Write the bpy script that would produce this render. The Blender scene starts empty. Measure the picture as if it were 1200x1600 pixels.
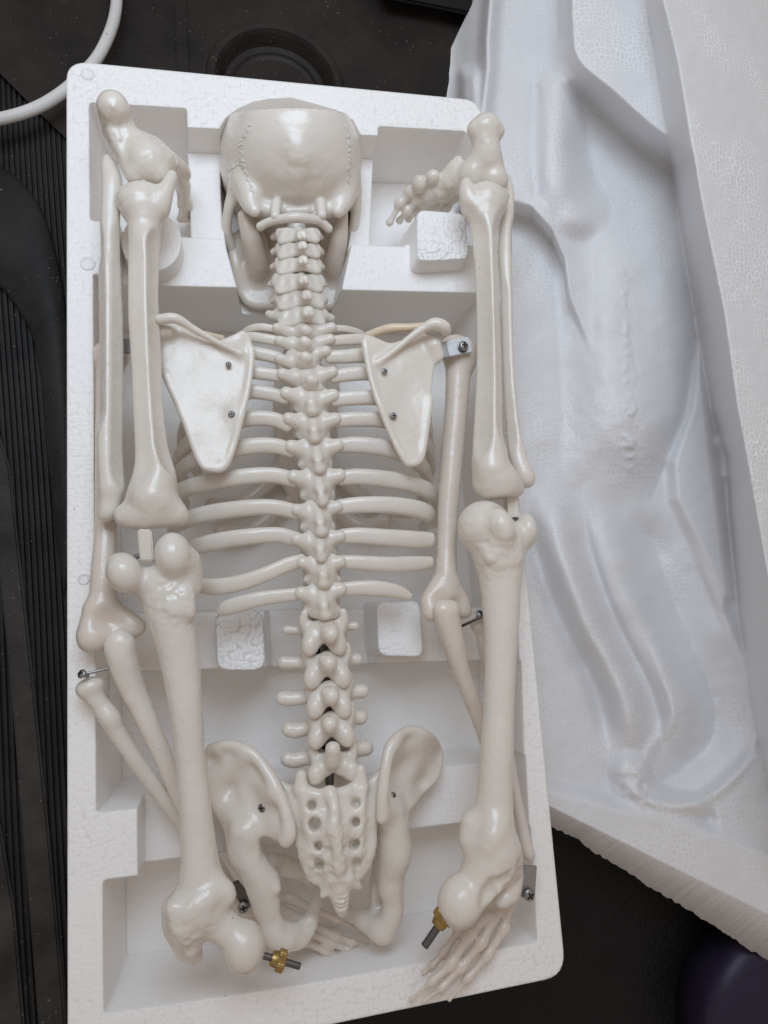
import bpy, bmesh, math, random
import numpy as np
from mathutils import Vector, Matrix

random.seed(4); RNG = np.random.default_rng(4)
SC = bpy.context.scene
COL = SC.collection
# ------------------------------------------------------------------ camera model
F_PX, CX, CY = 1080.0, 600.0, 800.0
CR = np.array([[0.97421, -0.069499, 0.214674], [-0.035572, -0.986792, -0.158037], [0.222822, 0.146324, -0.963815]])
CC = np.array([0.07978, -0.32497, 0.37819])

def Q(x, y, z=0.0):
    """world point (metres) at height z (mm above the tray rim) on the sight line through photo point x, y"""
    d = CR.T @ np.array([(x - CX) / F_PX, (y - CY) / F_PX, 1.0])
    return CC + d * ((z * 1e-3 - CC[2]) / d[2])

def depth(p): return float(CR[2] @ (np.asarray(p) - CC))
def RR(px, p): return px * depth(p) / F_PX

# ------------------------------------------------------------------ materials
def newmat(name):
    m = bpy.data.materials.new(name); m.use_nodes = True
    nt = m.node_tree; b = nt.nodes['Principled BSDF']
    return m, nt, b
def N(nt, t, **kw):
    n = nt.nodes.new(t)
    for k, v in kw.items():
        if k in n.inputs.keys(): n.inputs[k].default_value = v
        else: setattr(n, k, v)
    return n
def ramp(nt, stops):
    r = nt.nodes.new('ShaderNodeValToRGB'); e = r.color_ramp.elements
    while len(e) < len(stops): e.new(0.5)
    for q, (p, c) in zip(e, stops):
        q.position = p; q.color = (*c, 1) if len(c) == 3 else c
    return r

def bone_mat(name, c1, c2, rough=0.26, sss=0.18):
    m, nt, b = newmat(name); L = nt.links.new
    tc = N(nt, 'ShaderNodeNewGeometry')
    n1 = N(nt, 'ShaderNodeTexNoise', Scale=38.0, Detail=4.0)
    L(tc.outputs['Position'], n1.inputs['Vector'])
    r = ramp(nt, [(0.35, c1), (0.68, c2)]); L(n1.outputs[0], r.inputs[0])
    # small moulding specks
    n2 = N(nt, 'ShaderNodeTexVoronoi', Scale=85.0, Randomness=1.0); L(tc.outputs['Position'], n2.inputs['Vector'])
    n3 = N(nt, 'ShaderNodeTexNoise', Scale=900.0, Detail=1.0); L(tc.outputs['Position'], n3.inputs['Vector'])
    ad = N(nt, 'ShaderNodeMath', operation='MULTIPLY_ADD'); ad.inputs[1].default_value = 0.08; L(n3.outputs[0], ad.inputs[0]); L(n2.outputs['Distance'], ad.inputs[2])
    rs = ramp(nt, [(0.052, (1, 1, 1)), (0.075, (0, 0, 0))]); L(ad.outputs[0], rs.inputs[0])
    mx = N(nt, 'ShaderNodeMixRGB'); L(rs.outputs[0], mx.inputs[0]); L(r.outputs[0], mx.inputs[1]); mx.inputs[2].default_value = (0.16, 0.13, 0.10, 1)
    oi = N(nt, 'ShaderNodeObjectInfo'); vr = N(nt, 'ShaderNodeMapRange'); vr.inputs[3].default_value = 0.96; vr.inputs[4].default_value = 1.03; L(oi.outputs['Random'], vr.inputs[0])
    wn = N(nt, 'ShaderNodeTexWhiteNoise'); wn.noise_dimensions = '1D'; L(oi.outputs['Random'], wn.inputs['W'])
    sr = N(nt, 'ShaderNodeMapRange'); sr.inputs[3].default_value = 0.92; sr.inputs[4].default_value = 1.14; L(wn.outputs[0], sr.inputs[0])
    hs = N(nt, 'ShaderNodeHueSaturation'); L(vr.outputs[0], hs.inputs['Value']); L(sr.outputs[0], hs.inputs['Saturation']); L(mx.outputs[0], hs.inputs['Color'])
    L(hs.outputs[0], b.inputs['Base Color'])
    n4 = N(nt, 'ShaderNodeTexNoise', Scale=140.0, Detail=5.0, Roughness=0.6); L(tc.outputs['Position'], n4.inputs['Vector'])
    rr = N(nt, 'ShaderNodeMapRange'); rr.inputs[3].default_value = rough - 0.10; rr.inputs[4].default_value = rough + 0.14
    L(n4.outputs[0], rr.inputs[0]); L(rr.outputs[0], b.inputs['Roughness'])
    bp = N(nt, 'ShaderNodeBump', Strength=0.35, Distance=0.0010); L(n4.outputs[0], bp.inputs['Height'])
    n5 = N(nt, 'ShaderNodeTexNoise', Scale=700.0, Detail=3.0); L(tc.outputs['Position'], n5.inputs['Vector'])
    bp2 = N(nt, 'ShaderNodeBump', Strength=0.25, Distance=0.0003); L(n5.outputs[0], bp2.inputs['Height']); L(bp.outputs[0], bp2.inputs['Normal'])
    L(bp2.outputs[0], b.inputs['Normal'])
    b.inputs['Subsurface Weight'].default_value = sss
    b.inputs['Subsurface Radius'].default_value = (1.0, 0.55, 0.35)
    b.inputs['Subsurface Scale'].default_value = 0.005
    b.inputs['IOR'].default_value = 1.52
    b.inputs['Coat Weight'].default_value = 0.22; b.inputs['Coat Roughness'].default_value = 0.16; L(bp2.outputs[0], b.inputs['Coat Normal'])
    return m

def foam_mat(name, base, edge, scale, strength, wall=True, raised=False):
    m, nt, b = newmat(name); L = nt.links.new
    g = N(nt, 'ShaderNodeNewGeometry')
    ns = N(nt, 'ShaderNodeTexNoise', Scale=16.0, Detail=3.0); L(g.outputs['Position'], ns.inputs['Vector'])
    wv = N(nt, 'ShaderNodeTexNoise', Scale=55.0, Detail=2.0); L(g.outputs['Position'], wv.inputs['Vector'])
    wp = N(nt, 'ShaderNodeMixRGB', blend_type='ADD'); wp.inputs[0].default_value = 0.012; L(g.outputs['Position'], wp.inputs[1]); L(wv.outputs[1], wp.inputs[2])
    def vor(feature):
        v = N(nt, 'ShaderNodeTexVoronoi'); v.voronoi_dimensions = '2D'; v.feature = feature
        v.inputs['Scale'].default_value = scale; v.inputs['Randomness'].default_value = 0.62; L(wp.outputs[0], v.inputs['Vector']); return v
    v = vor('DISTANCE_TO_EDGE'); f1 = vor('F1')
    if raised: e = ramp(nt, [(0.05, (1, 1, 1)), (0.24, (0, 0, 0))]); L(v.outputs['Distance'], e.inputs[0])
    else: e = ramp(nt, [(0.50, (0, 0, 0)), (0.68, (1, 1, 1))]); L(f1.outputs['Distance'], e.inputs[0])
    sx = N(nt, 'ShaderNodeSeparateXYZ'); L(g.outputs['Position'], sx.inputs[0])
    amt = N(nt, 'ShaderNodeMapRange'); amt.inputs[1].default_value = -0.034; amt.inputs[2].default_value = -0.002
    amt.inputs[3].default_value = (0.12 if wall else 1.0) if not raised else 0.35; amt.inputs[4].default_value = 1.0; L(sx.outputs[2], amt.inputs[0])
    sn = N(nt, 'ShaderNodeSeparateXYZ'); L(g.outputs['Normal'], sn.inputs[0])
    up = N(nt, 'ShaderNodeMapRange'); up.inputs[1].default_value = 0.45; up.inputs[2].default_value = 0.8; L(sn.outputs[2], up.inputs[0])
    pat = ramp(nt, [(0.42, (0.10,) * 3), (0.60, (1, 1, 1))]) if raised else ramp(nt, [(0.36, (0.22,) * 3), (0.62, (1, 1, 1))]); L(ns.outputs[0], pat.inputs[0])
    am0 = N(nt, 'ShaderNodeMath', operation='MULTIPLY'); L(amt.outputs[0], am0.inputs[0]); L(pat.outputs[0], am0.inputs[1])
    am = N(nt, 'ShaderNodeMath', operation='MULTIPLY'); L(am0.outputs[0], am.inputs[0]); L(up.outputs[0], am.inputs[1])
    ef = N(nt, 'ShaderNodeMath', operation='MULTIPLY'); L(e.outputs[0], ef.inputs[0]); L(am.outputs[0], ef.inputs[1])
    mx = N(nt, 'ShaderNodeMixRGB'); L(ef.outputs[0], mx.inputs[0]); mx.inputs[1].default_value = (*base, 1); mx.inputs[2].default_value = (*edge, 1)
    # a little grime here and there
    nd = N(nt, 'ShaderNodeTexVoronoi', Scale=55.0); L(g.outputs['Position'], nd.inputs['Vector'])
    rd = ramp(nt, [(0.018, (1, 1, 1)), (0.030, (0, 0, 0))]); L(nd.outputs['Distance'], rd.inputs[0])
    md = N(nt, 'ShaderNodeMixRGB'); L(rd.outputs[0], md.inputs[0]); L(mx.outputs[0], md.inputs[1]); md.inputs[2].default_value = (0.35, 0.33, 0.32, 1)
    L(md.outputs[0], b.inputs['Base Color'])
    bump = N(nt, 'ShaderNodeBump', Distance=0.0011)
    st = N(nt, 'ShaderNodeMath', operation='MULTIPLY'); st.inputs[1].default_value = strength; L(am.outputs[0], st.inputs[0]); L(st.outputs[0], bump.inputs['Strength'])
    if raised:      # thin fused walls standing a little proud of each bead
        h = N(nt, 'ShaderNodeMapRange'); h.interpolation_type = 'SMOOTHSTEP'; h.inputs[2].default_value = 0.24; h.inputs[3].default_value = 1.0; h.inputs[4].default_value = 0.0
        L(v.outputs['Distance'], h.inputs[0]); L(h.outputs[0], bump.inputs['Height'])
    else:           # rounded beads
        h = N(nt, 'ShaderNodeMath', operation='POWER'); h.inputs[1].default_value = 2.0; L(f1.outputs['Distance'], h.inputs[0])
        h2 = N(nt, 'ShaderNodeMath', operation='MULTIPLY'); h2.inputs[1].default_value = -1.6; L(h.outputs[0], h2.inputs[0]); L(h2.outputs[0], bump.inputs['Height'])
    nf = N(nt, 'ShaderNodeTexNoise', Scale=560.0, Detail=4.0, Roughness=0.65); L(g.outputs['Position'], nf.inputs['Vector'])
    b2 = N(nt, 'ShaderNodeBump', Strength=0.7, Distance=0.0006); L(nf.outputs[0], b2.inputs['Height']); L(bump.outputs[0], b2.inputs['Normal'])
    bv = N(nt, 'ShaderNodeBevel', Radius=0.0016); bv.samples = 4; L(bv.outputs[0], bump.inputs['Normal'])
    L(b2.outputs[0], b.inputs['Normal'])
    b.inputs['Roughness'].default_value = 0.36
    b.inputs['Subsurface Weight'].default_value = 0.25
    b.inputs['Subsurface Radius'].default_value = (1.0, 0.95, 0.9)
    b.inputs['Subsurface Scale'].default_value = 0.003
    b.inputs['IOR'].default_value = 1.45
    return m

def metal_mat(name, c, rough):
    m, nt, b = newmat(name); L = nt.links.new
    g = N(nt, 'ShaderNodeNewGeometry')
    n = N(nt, 'ShaderNodeTexNoise', Scale=600.0, Detail=3.0); L(g.outputs['Position'], n.inputs['Vector'])
    r = N(nt, 'ShaderNodeMapRange'); r.inputs[3].default_value = rough - 0.08; r.inputs[4].default_value = rough + 0.12; L(n.outputs[0], r.inputs[0]); L(r.outputs[0], b.inputs['Roughness'])
    b.inputs['Base Color'].default_value = (*c, 1); b.inputs['Metallic'].default_value = 1.0
    return m

def dark_mat(name, c1, c2, rough, bscale, bstr, bdist=0.0006, dust=0.5, vor=True):
    m, nt, b = newmat(name); L = nt.links.new
    g = N(nt, 'ShaderNodeNewGeometry')
    n = N(nt, 'ShaderNodeTexNoise', Scale=18.0, Detail=6.0, Roughness=0.65); L(g.outputs['Position'], n.inputs['Vector'])
    r = ramp(nt, [(0.35, c1), (0.7, c2)]); L(n.outputs[0], r.inputs[0])
    d = N(nt, 'ShaderNodeTexVoronoi', Scale=190.0); L(g.outputs['Position'], d.inputs['Vector'])
    nm = N(nt, 'ShaderNodeTexNoise', Scale=25.0, Detail=2.0); L(g.outputs['Position'], nm.inputs['Vector'])
    su = N(nt, 'ShaderNodeMath', operation='MULTIPLY_ADD'); su.inputs[1].default_value = -0.30; su.inputs[2].default_value = 0.222; L(nm.outputs[0], su.inputs[0])
    lt = N(nt, 'ShaderNodeMath', operation='LESS_THAN'); L(d.outputs['Distance'], lt.inputs[0]); L(su.outputs[0], lt.inputs[1])
    mu = N(nt, 'ShaderNodeMath', operation='MULTIPLY'); mu.inputs[1].default_value = dust; L(lt.outputs[0], mu.inputs[0])
    mx = N(nt, 'ShaderNodeMixRGB'); L(mu.outputs[0], mx.inputs[0]); L(r.outputs[0], mx.inputs[1]); mx.inputs[2].default_value = (0.20, 0.17, 0.14, 1)
    L(mx.outputs[0], b.inputs['Base Color'])
    t = N(nt, 'ShaderNodeTexVoronoi' if vor else 'ShaderNodeTexNoise', Scale=bscale); L(g.outputs['Position'], t.inputs['Vector'])
    bp = N(nt, 'ShaderNodeBump', Strength=bstr, Distance=bdist); L(t.outputs[0], bp.inputs['Height']); L(bp.outputs[0], b.inputs['Normal'])
    b.inputs['Roughness'].default_value = rough; b.inputs['Specular IOR Level'].default_value = 0.22
    return m

M = {}
M['bone'] = bone_mat('bone_plastic', (0.715, 0.668, 0.602), (0.76, 0.713, 0.648))
M['bone_deep'] = bone_mat('bone_plastic_warm', (0.68, 0.61, 0.54), (0.73, 0.66, 0.59))
M['clav'] = bone_mat('bone_plastic_yellowed', (0.70, 0.59, 0.44), (0.76, 0.66, 0.52))
M['foam'] = foam_mat('white_foam', (0.93, 0.91, 0.89), (0.82, 0.81, 0.80), 345.0, 0.22)
M['foam_raw'] = foam_mat('cut_foam', (0.93, 0.92, 0.91), (0.76, 0.76, 0.765), 330.0, 0.8, wall=False)
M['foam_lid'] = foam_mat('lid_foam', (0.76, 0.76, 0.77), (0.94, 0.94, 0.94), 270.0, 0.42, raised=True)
M['steel'] = metal_mat('steel', (0.33, 0.325, 0.32), 0.38)
M['steel_bright'] = metal_mat('bright_steel', (0.38, 0.375, 0.37), 0.42)
M['steel_dark'] = metal_mat('dark_steel', (0.16, 0.15, 0.145), 0.38)
M['brass'] = metal_mat('brass', (0.40, 0.28, 0.11), 0.36)
M['black'] = dark_mat('painted_gap_shade', (0.01, 0.01, 0.01), (0.015, 0.014, 0.013), 0.7, 300, 0.1, dust=0)  # painted shade for the spine gaps and the screw recesses
M['rubber'] = dark_mat('black_rubber', (0.008, 0.0082, 0.0086), (0.026, 0.0245, 0.023), 0.55, 500, 0.25, dust=0.45)
M['strip'] = dark_mat('dusty_rubber', (0.018, 0.017, 0.016), (0.060, 0.053, 0.047), 0.6, 500, 0.25, dust=0.6)
M['leather'] = dark_mat('black_leather', (0.005, 0.005, 0.005), (0.008, 0.008, 0.008), 0.5, 330, 0.6, dust=0.10)
M['panel'] = dark_mat('brown_black_panel', (0.010, 0.008, 0.007), (0.030, 0.023, 0.019), 0.55, 420, 0.35, dust=0.5)
M['purple'] = dark_mat('purple_plastic', (0.022, 0.017, 0.036), (0.032, 0.023, 0.048), 0.36, 40, 0.02, dust=0.05)
M['cable'] = dark_mat('white_cable', (0.62, 0.61, 0.59), (0.72, 0.71, 0.69), 0.4, 200, 0.05, dust=0.75)

# ------------------------------------------------------------------ scene-graph helpers
ORG = {}
def empty(name, loc, label, cat, group=None):
    o = bpy.data.objects.new(name, None); COL.objects.link(o); o.location = loc; o.empty_display_size = 0.02
    o['label'] = label; o['category'] = cat
    if group: o['group'] = group
    ORG[o.name] = np.array(loc, float); return o
def tag(o, label, cat, group=None):
    o['label'] = label; o['category'] = cat
    if group: o['group'] = group
    return o
def mesh_obj(name, V, Fc, mat, parent=None, smooth=True, mats=None, mi=None):
    V = np.asarray(V, float)
    org = (V.min(0) + V.max(0)) / 2
    me = bpy.data.meshes.new(name)
    W = V - org
    if isinstance(Fc, np.ndarray):
        k = Fc.shape[1]; n = len(Fc)
        me.vertices.add(len(W)); me.vertices.foreach_set('co', W.astype(np.float32).ravel())
        me.loops.add(n * k); me.loops.foreach_set('vertex_index', Fc.astype(np.int32).ravel())
        me.polygons.add(n); me.polygons.foreach_set('loop_start', (np.arange(n) * k).astype(np.int32))
        me.polygons.foreach_set('loop_total', np.full(n, k, np.int32)); me.update(calc_edges=True)
    else:
        me.from_pydata([tuple(v) for v in W], [], [tuple(f) for f in Fc]); me.update()
    for mm in (mats or [mat]): me.materials.append(mm)
    me.polygons.foreach_set('use_smooth', np.full(len(me.polygons), bool(smooth)))
    if mi is not None: me.polygons.foreach_set('material_index', np.asarray(mi, np.int32))
    me.validate()
    o = bpy.data.objects.new(name, me); COL.objects.link(o)
    po = ORG[parent.name] if parent is not None else np.zeros(3)
    o.location = org - po
    if parent is not None: o.parent = parent
    ORG[o.name] = org
    return o

# ------------------------------------------------------------------ signed-distance modelling
def catmull(P, n=7):
    P = np.asarray(P, float)
    if len(P) == 2: 
        t = np.linspace(0, 1, n + 1)[:, None]; return P[0] * (1 - t) + P[1] * t
    E = np.vstack([2 * P[0] - P[1], P, 2 * P[-1] - P[-2]]); out = []
    for i in range(1, len(E) - 2):
        p0, p1, p2, p3 = E[i - 1], E[i], E[i + 1], E[i + 2]
        for t in np.arange(n) / n:
            out.append(0.5 * (2 * p1 + (p2 - p0) * t + (2 * p0 - 5 * p1 + 4 * p2 - p3) * t * t + (3 * p1 - p0 - 3 * p2 + p3) * t ** 3))
    out.append(P[-1]); return np.array(out)

def lattice_noise(X, Y, Z, scale, seed):
    r = np.random.default_rng(seed); T = r.random((32, 32, 32)).astype(np.float32) * 2 - 1
    def sp(A):
        a = A / scale + 1000.0; i = np.floor(a).astype(int); f = (a - i); return i & 31, (f * f * (3 - 2 * f)).astype(np.float32)
    ix, fx = sp(X); iy, fy = sp(Y); iz, fz = sp(Z)
    def g(a, b, c): return T[(ix + a) & 31, (iy + b) & 31, (iz + c) & 31]
    c00 = g(0, 0, 0) * (1 - fx) + g(1, 0, 0) * fx; c10 = g(0, 1, 0) * (1 - fx) + g(1, 1, 0) * fx
    c01 = g(0, 0, 1) * (1 - fx) + g(1, 0, 1) * fx; c11 = g(0, 1, 1) * (1 - fx) + g(1, 1, 1) * fx
    return (c00 * (1 - fy) + c10 * fy) * (1 - fz) + (c01 * (1 - fy) + c11 * fy) * fz

def smin(a, b, k):
    if k <= 0: return np.minimum(a, b)
    h = np.maximum(k - np.abs(a - b), 0) / k
    return np.minimum(a, b) - h * h * k * 0.25
def smax(a, b, k): return -smin(-a, -b, k)

def poly_sd(X, Y, P):
    """signed distance to polygon P (Nx2), negative inside"""
    d = np.full(X.shape, 1e9); s = np.zeros(X.shape, bool); n = len(P)
    for i in range(n):
        a, b = P[i], P[(i + 1) % n]; e = b - a
        wx, wy = X - a[0], Y - a[1]
        t = np.clip((wx * e[0] + wy * e[1]) / max(e @ e, 1e-18), 0, 1)
        d = np.minimum(d, (wx - e[0] * t) ** 2 + (wy - e[1] * t) ** 2)
        c = (a[1] > Y) != (b[1] > Y)
        if abs(e[1]) > 1e-15: s ^= c & (X < a[0] + e[0] * (Y - a[1]) / e[1])
    return np.where(s, -1, 1) * np.sqrt(d)

def idw(X, Y, C, p=2.2):
    num = 0; den = 0
    for cx, cy, cz in C:
        w = 1.0 / ((X - cx) ** 2 + (Y - cy) ** 2 + 4e-6) ** (p / 2); num = num + w * cz; den = den + w
    return num / den

class Solid:
    def __init__(s, h=0.7e-3, k=3e-3, rough=0.0, rscale=5e-3): s.h, s.k, s.rough, s.rs, s.P, s.nz = h, k, rough * .55, rscale * 1.3, [], []
    def _add(s, lo, hi, fn, k, sub): s.P.append((np.array(lo), np.array(hi), fn, s.k if k is None else k, sub)); return s
    def wchain(s, W, rad, k=None, sub=False, n=7):
        W = np.asarray(W, float); rad = np.asarray(rad, float)
        C = catmull(np.c_[W, rad], n); C[:, 3] = np.maximum(C[:, 3], 2e-4)
        lo = (C[:, :3] - C[:, 3:]).min(0); hi = (C[:, :3] + C[:, 3:]).max(0)
        mg = max(5e-3, (s.k if k is None else k) * 1.1 + 3 * s.h)
        def fn(ax):
            X, Y, Z = ax; D = np.full((len(X), len(Y), len(Z)), 1.0, np.float32)
            for a, b in zip(C[:-1], C[1:]):
                l = np.minimum(a[:3] - a[3], b[:3] - b[3]) - mg; u = np.maximum(a[:3] + a[3], b[:3] + b[3]) + mg
                sl = []
                for A, q, w in zip(ax, l, u):
                    i0, i1 = np.searchsorted(A, q), np.searchsorted(A, w); sl.append(slice(i0, i1))
                sl = tuple(sl)
                x = X[sl[0]][:, None, None] - a[0]; y = Y[sl[1]][None, :, None] - a[1]; z = Z[sl[2]][None, None, :] - a[2]
                if x.size == 0 or y.size == 0 or z.size == 0: continue
                e = b[:3] - a[:3]; ee = max(e @ e, 1e-18)
                t = np.clip((x * e[0] + y * e[1] + z * e[2]) / ee, 0, 1)
                d = np.sqrt((x - e[0] * t) ** 2 + (y - e[1] * t) ** 2 + (z - e[2] * t) ** 2) - (a[3] + t * (b[3] - a[3]))
                D[sl] = np.minimum(D[sl], d)
            return D
        return s._add(lo, hi, fn, k, sub)
    def chain(s, pts, k=None, sub=False, n=7):
        W = [Q(p[0], p[1], p[2]) for p in pts]; return s.wchain(W, [RR(p[3], w) for p, w in zip(pts, W)], k, sub, n)
    def well(s, c, r, R=None, k=None, sub=False):
        c = np.asarray(c, float); r = np.asarray(r, float); R = np.eye(3) if R is None else np.asarray(R)
        ext = np.sqrt(((R.T * r) ** 2).sum(1)) if R is not None else r
        def fn(ax):
            x = ax[0][:, None, None] - c[0]; y = ax[1][None, :, None] - c[1]; z = ax[2][None, None, :] - c[2]
            q = [R[i, 0] * x + R[i, 1] * y + R[i, 2] * z for i in range(3)]
            k0 = np.sqrt(sum((q[i] / r[i]) ** 2 for i in range(3))); k1 = np.sqrt(sum((q[i] / r[i] ** 2) ** 2 for i in range(3)))
            return k0 * (k0 - 1) / np.maximum(k1, 1e-9)
        return s._add(c - ext, c + ext, fn, k, sub)
    def ell(s, x, y, z, rx, ry, rz, rot=0, k=None, sub=False):
        """ellipsoid at photo point; radii in photo px (rz along world Z), rot = in-plane degrees (clockwise in the photo)"""
        c = Q(x, y, z); f = depth(c) / F_PX; a = math.radians(-rot)
        R = np.array([[math.cos(a), math.sin(a), 0], [-math.sin(a), math.cos(a), 0], [0, 0, 1]])
        return s.well(c, (rx * f, ry * f, rz * f), R, k, sub)
    def plate(s, poly, zc, t, k=None, sub=False, smooth=3, edge=None):
        """thin curved plate: photo outline, height control points (x, y, z mm), half-thickness t mm"""
        zc = np.array(zc, float)
        zs = idw(*np.array(poly, float).T[:2], zc)
        P = np.array([Q(p[0], p[1], z)[:2] for p, z in zip(poly, zs)])
        if smooth: P = catmull(np.vstack([P, P[:1]]), smooth)[:-1]
        C = np.array([Q(*c) for c in zc]); t = t * 1e-3; ed = t if edge is None else edge * 1e-3
        lo = np.r_[P.min(0), C[:, 2].min() - t - 1e-3]; hi = np.r_[P.max(0), C[:, 2].max() + t + 1e-3]
        def fn(ax):
            X, Y = np.meshgrid(ax[0], ax[1], indexing='ij')
            d2 = poly_sd(X, Y, P); zf = idw(X, Y, C)
            gx, gy = np.gradient(zf, ax[0], ax[1]); cs = 1 / np.sqrt(1 + gx * gx + gy * gy)
            dz = np.abs(ax[2][None, None, :] - zf[:, :, None]) * cs[:, :, None] - t
            return smax(np.broadcast_to(d2[:, :, None], dz.shape), dz, ed * 1.6)
        return s._add(lo, hi, fn, k, sub)
    def bumpy(s, x, y, z, R, amp, scale):
        """rough patch: centre at a photo point, radius R px, relief amp mm, grain mm"""
        c = Q(x, y, z); s.nz.append((c, RR(R, c), amp * .55e-3, scale * 1e-3)); return s
    def facet(s, pts, ang, cut=.25, big=.03, k=1.2e-3):
        """plane off one side of a shaft, giving it an edge"""
        d = np.array([math.cos(math.radians(ang)), 0, math.sin(math.radians(ang))]); W = []
        for x, y, z, r in pts:
            c = Q(x, y, z); W.append(c + d * (big + RR(r, c) * (1 - cut)))
        return s.wchain(W, [big] * len(W), k, True, 4)
    def half(s, p, n, k=1e-3):
        """keep only the side of the plane (p, n) that n points away from"""
        n = np.asarray(n, float); n = n / np.linalg.norm(n)
        def fn(ax): return (ax[0][:, None, None] - p[0]) * n[0] + (ax[1][None, :, None] - p[1]) * n[1] + (ax[2][None, None, :] - p[2]) * n[2]
        return s._add([-9] * 3, [9] * 3, fn, k, 'cut')
    def mesh(s):
        A = [p for p in s.P if p[4] is False]
        m = 3 * s.h + s.rough * 1.2; lo = np.min([p[0] for p in A], 0) - m; hi = np.max([p[1] for p in A], 0) + m
        ax = [np.arange(l, u + s.h, s.h) for l, u in zip(lo, hi)]
        F = np.full([len(a) for a in ax], 1.0, np.float32)
        for l, u, fn, k, sub in s.P:
            g = k + 3 * s.h + s.rough
            sl = tuple(slice(np.searchsorted(a, q - g), np.searchsorted(a, w + g)) for a, q, w in zip(ax, l, u))
            sub_ax = [a[q] for a, q in zip(ax, sl)]
            if min(len(a) for a in sub_ax) < 2: continue
            D = fn(sub_ax).astype(np.float32)
            if sub is False: F[sl] = smin(F[sl], D, k)
            elif sub == 'cut': F[sl] = smax(F[sl], D, k)
            else: F[sl] = smax(F[sl], -D, k)
        if s.rough:
            near = np.abs(F) < 4e-3; i, j, q = np.nonzero(near)
            F[near] += s.rough * (lattice_noise(ax[0][i], ax[1][j], ax[2][q], s.rs, 3) + 0.5 * lattice_noise(ax[0][i], ax[1][j], ax[2][q], s.rs * .45, 5))
        for c, R, amp, sc in s.nz:
            sl = tuple(slice(np.searchsorted(a, q - R), np.searchsorted(a, q + R)) for a, q in zip(ax, c))
            X, Y, Z = np.meshgrid(*[a[q] for a, q in zip(ax, sl)], indexing='ij')
            f = np.clip(1 - ((X - c[0]) ** 2 + (Y - c[1]) ** 2 + (Z - c[2]) ** 2) / R ** 2, 0, 1)
            F[sl] += (amp * f * (lattice_noise(X, Y, Z, sc, 7) + .5 * lattice_noise(X, Y, Z, sc * .5, 9))).astype(np.float32)
        return surfnets(F, np.array([a[0] for a in ax]), s.h)
    def build(s, name, mat, parent=None):
        V, Fc = s.mesh(); return mesh_obj(name, V, Fc, mat, parent)

def surfnets(F, lo, h):
    S = F < 0; nx, ny, nz = (n - 1 for n in F.shape)
    def c(A, a): return A[a[0]:nx + a[0], a[1]:ny + a[1], a[2]:nz + a[2]]
    cor = [(i, j, k) for i in (0, 1) for j in (0, 1) for k in (0, 1)]
    cnt = sum(c(S, a).astype(np.int8) for a in cor); act = (cnt > 0) & (cnt < 8)
    I = np.argwhere(act); idx = np.full(act.shape, -1, np.int64); idx[act] = np.arange(len(I))
    acc = np.zeros((len(I), 3)); w = np.zeros(len(I))
    for a in cor:
        for d in range(3):
            if a[d]: continue
            b = list(a); b[d] = 1
            fa = F[I[:, 0] + a[0], I[:, 1] + a[1], I[:, 2] + a[2]]; fb = F[I[:, 0] + b[0], I[:, 1] + b[1], I[:, 2] + b[2]]
            mk = (fa < 0) != (fb < 0); t = np.where(mk, fa / np.where(mk, fa - fb, 1), 0)
            p = np.array(a, float) + t[:, None] * (np.array(b) - np.array(a)); acc[mk] += p[mk]; w[mk] += 1
    V = lo + (I + acc / w[:, None]) * h
    Fs = []
    for d in range(3):
        e1, e2 = [(1, 2), (2, 0), (0, 1)][d]
        sh = [slice(None)] * 3; s0 = list(sh); s1 = list(sh); s0[d] = slice(0, -1); s1[d] = slice(1, None)
        A, B = S[tuple(s0)], S[tuple(s1)]; E = np.argwhere(A != B)
        ok = (E[:, e1] > 0) & (E[:, e2] > 0) & (E[:, e1] < F.shape[e1] - 1) & (E[:, e2] < F.shape[e2] - 1); E = E[ok]
        def cell(o1, o2):
            q = E.copy(); q[:, e1] += o1; q[:, e2] += o2; return idx[q[:, 0], q[:, 1], q[:, 2]]
        f = np.stack([cell(-1, -1), cell(0, -1), cell(0, 0), cell(-1, 0)], 1)
        ins = A[E[:, 0], E[:, 1], E[:, 2]]; f[~ins] = f[~ins][:, ::-1]; Fs.append(f)
    return V, np.vstack(Fs)

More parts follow.
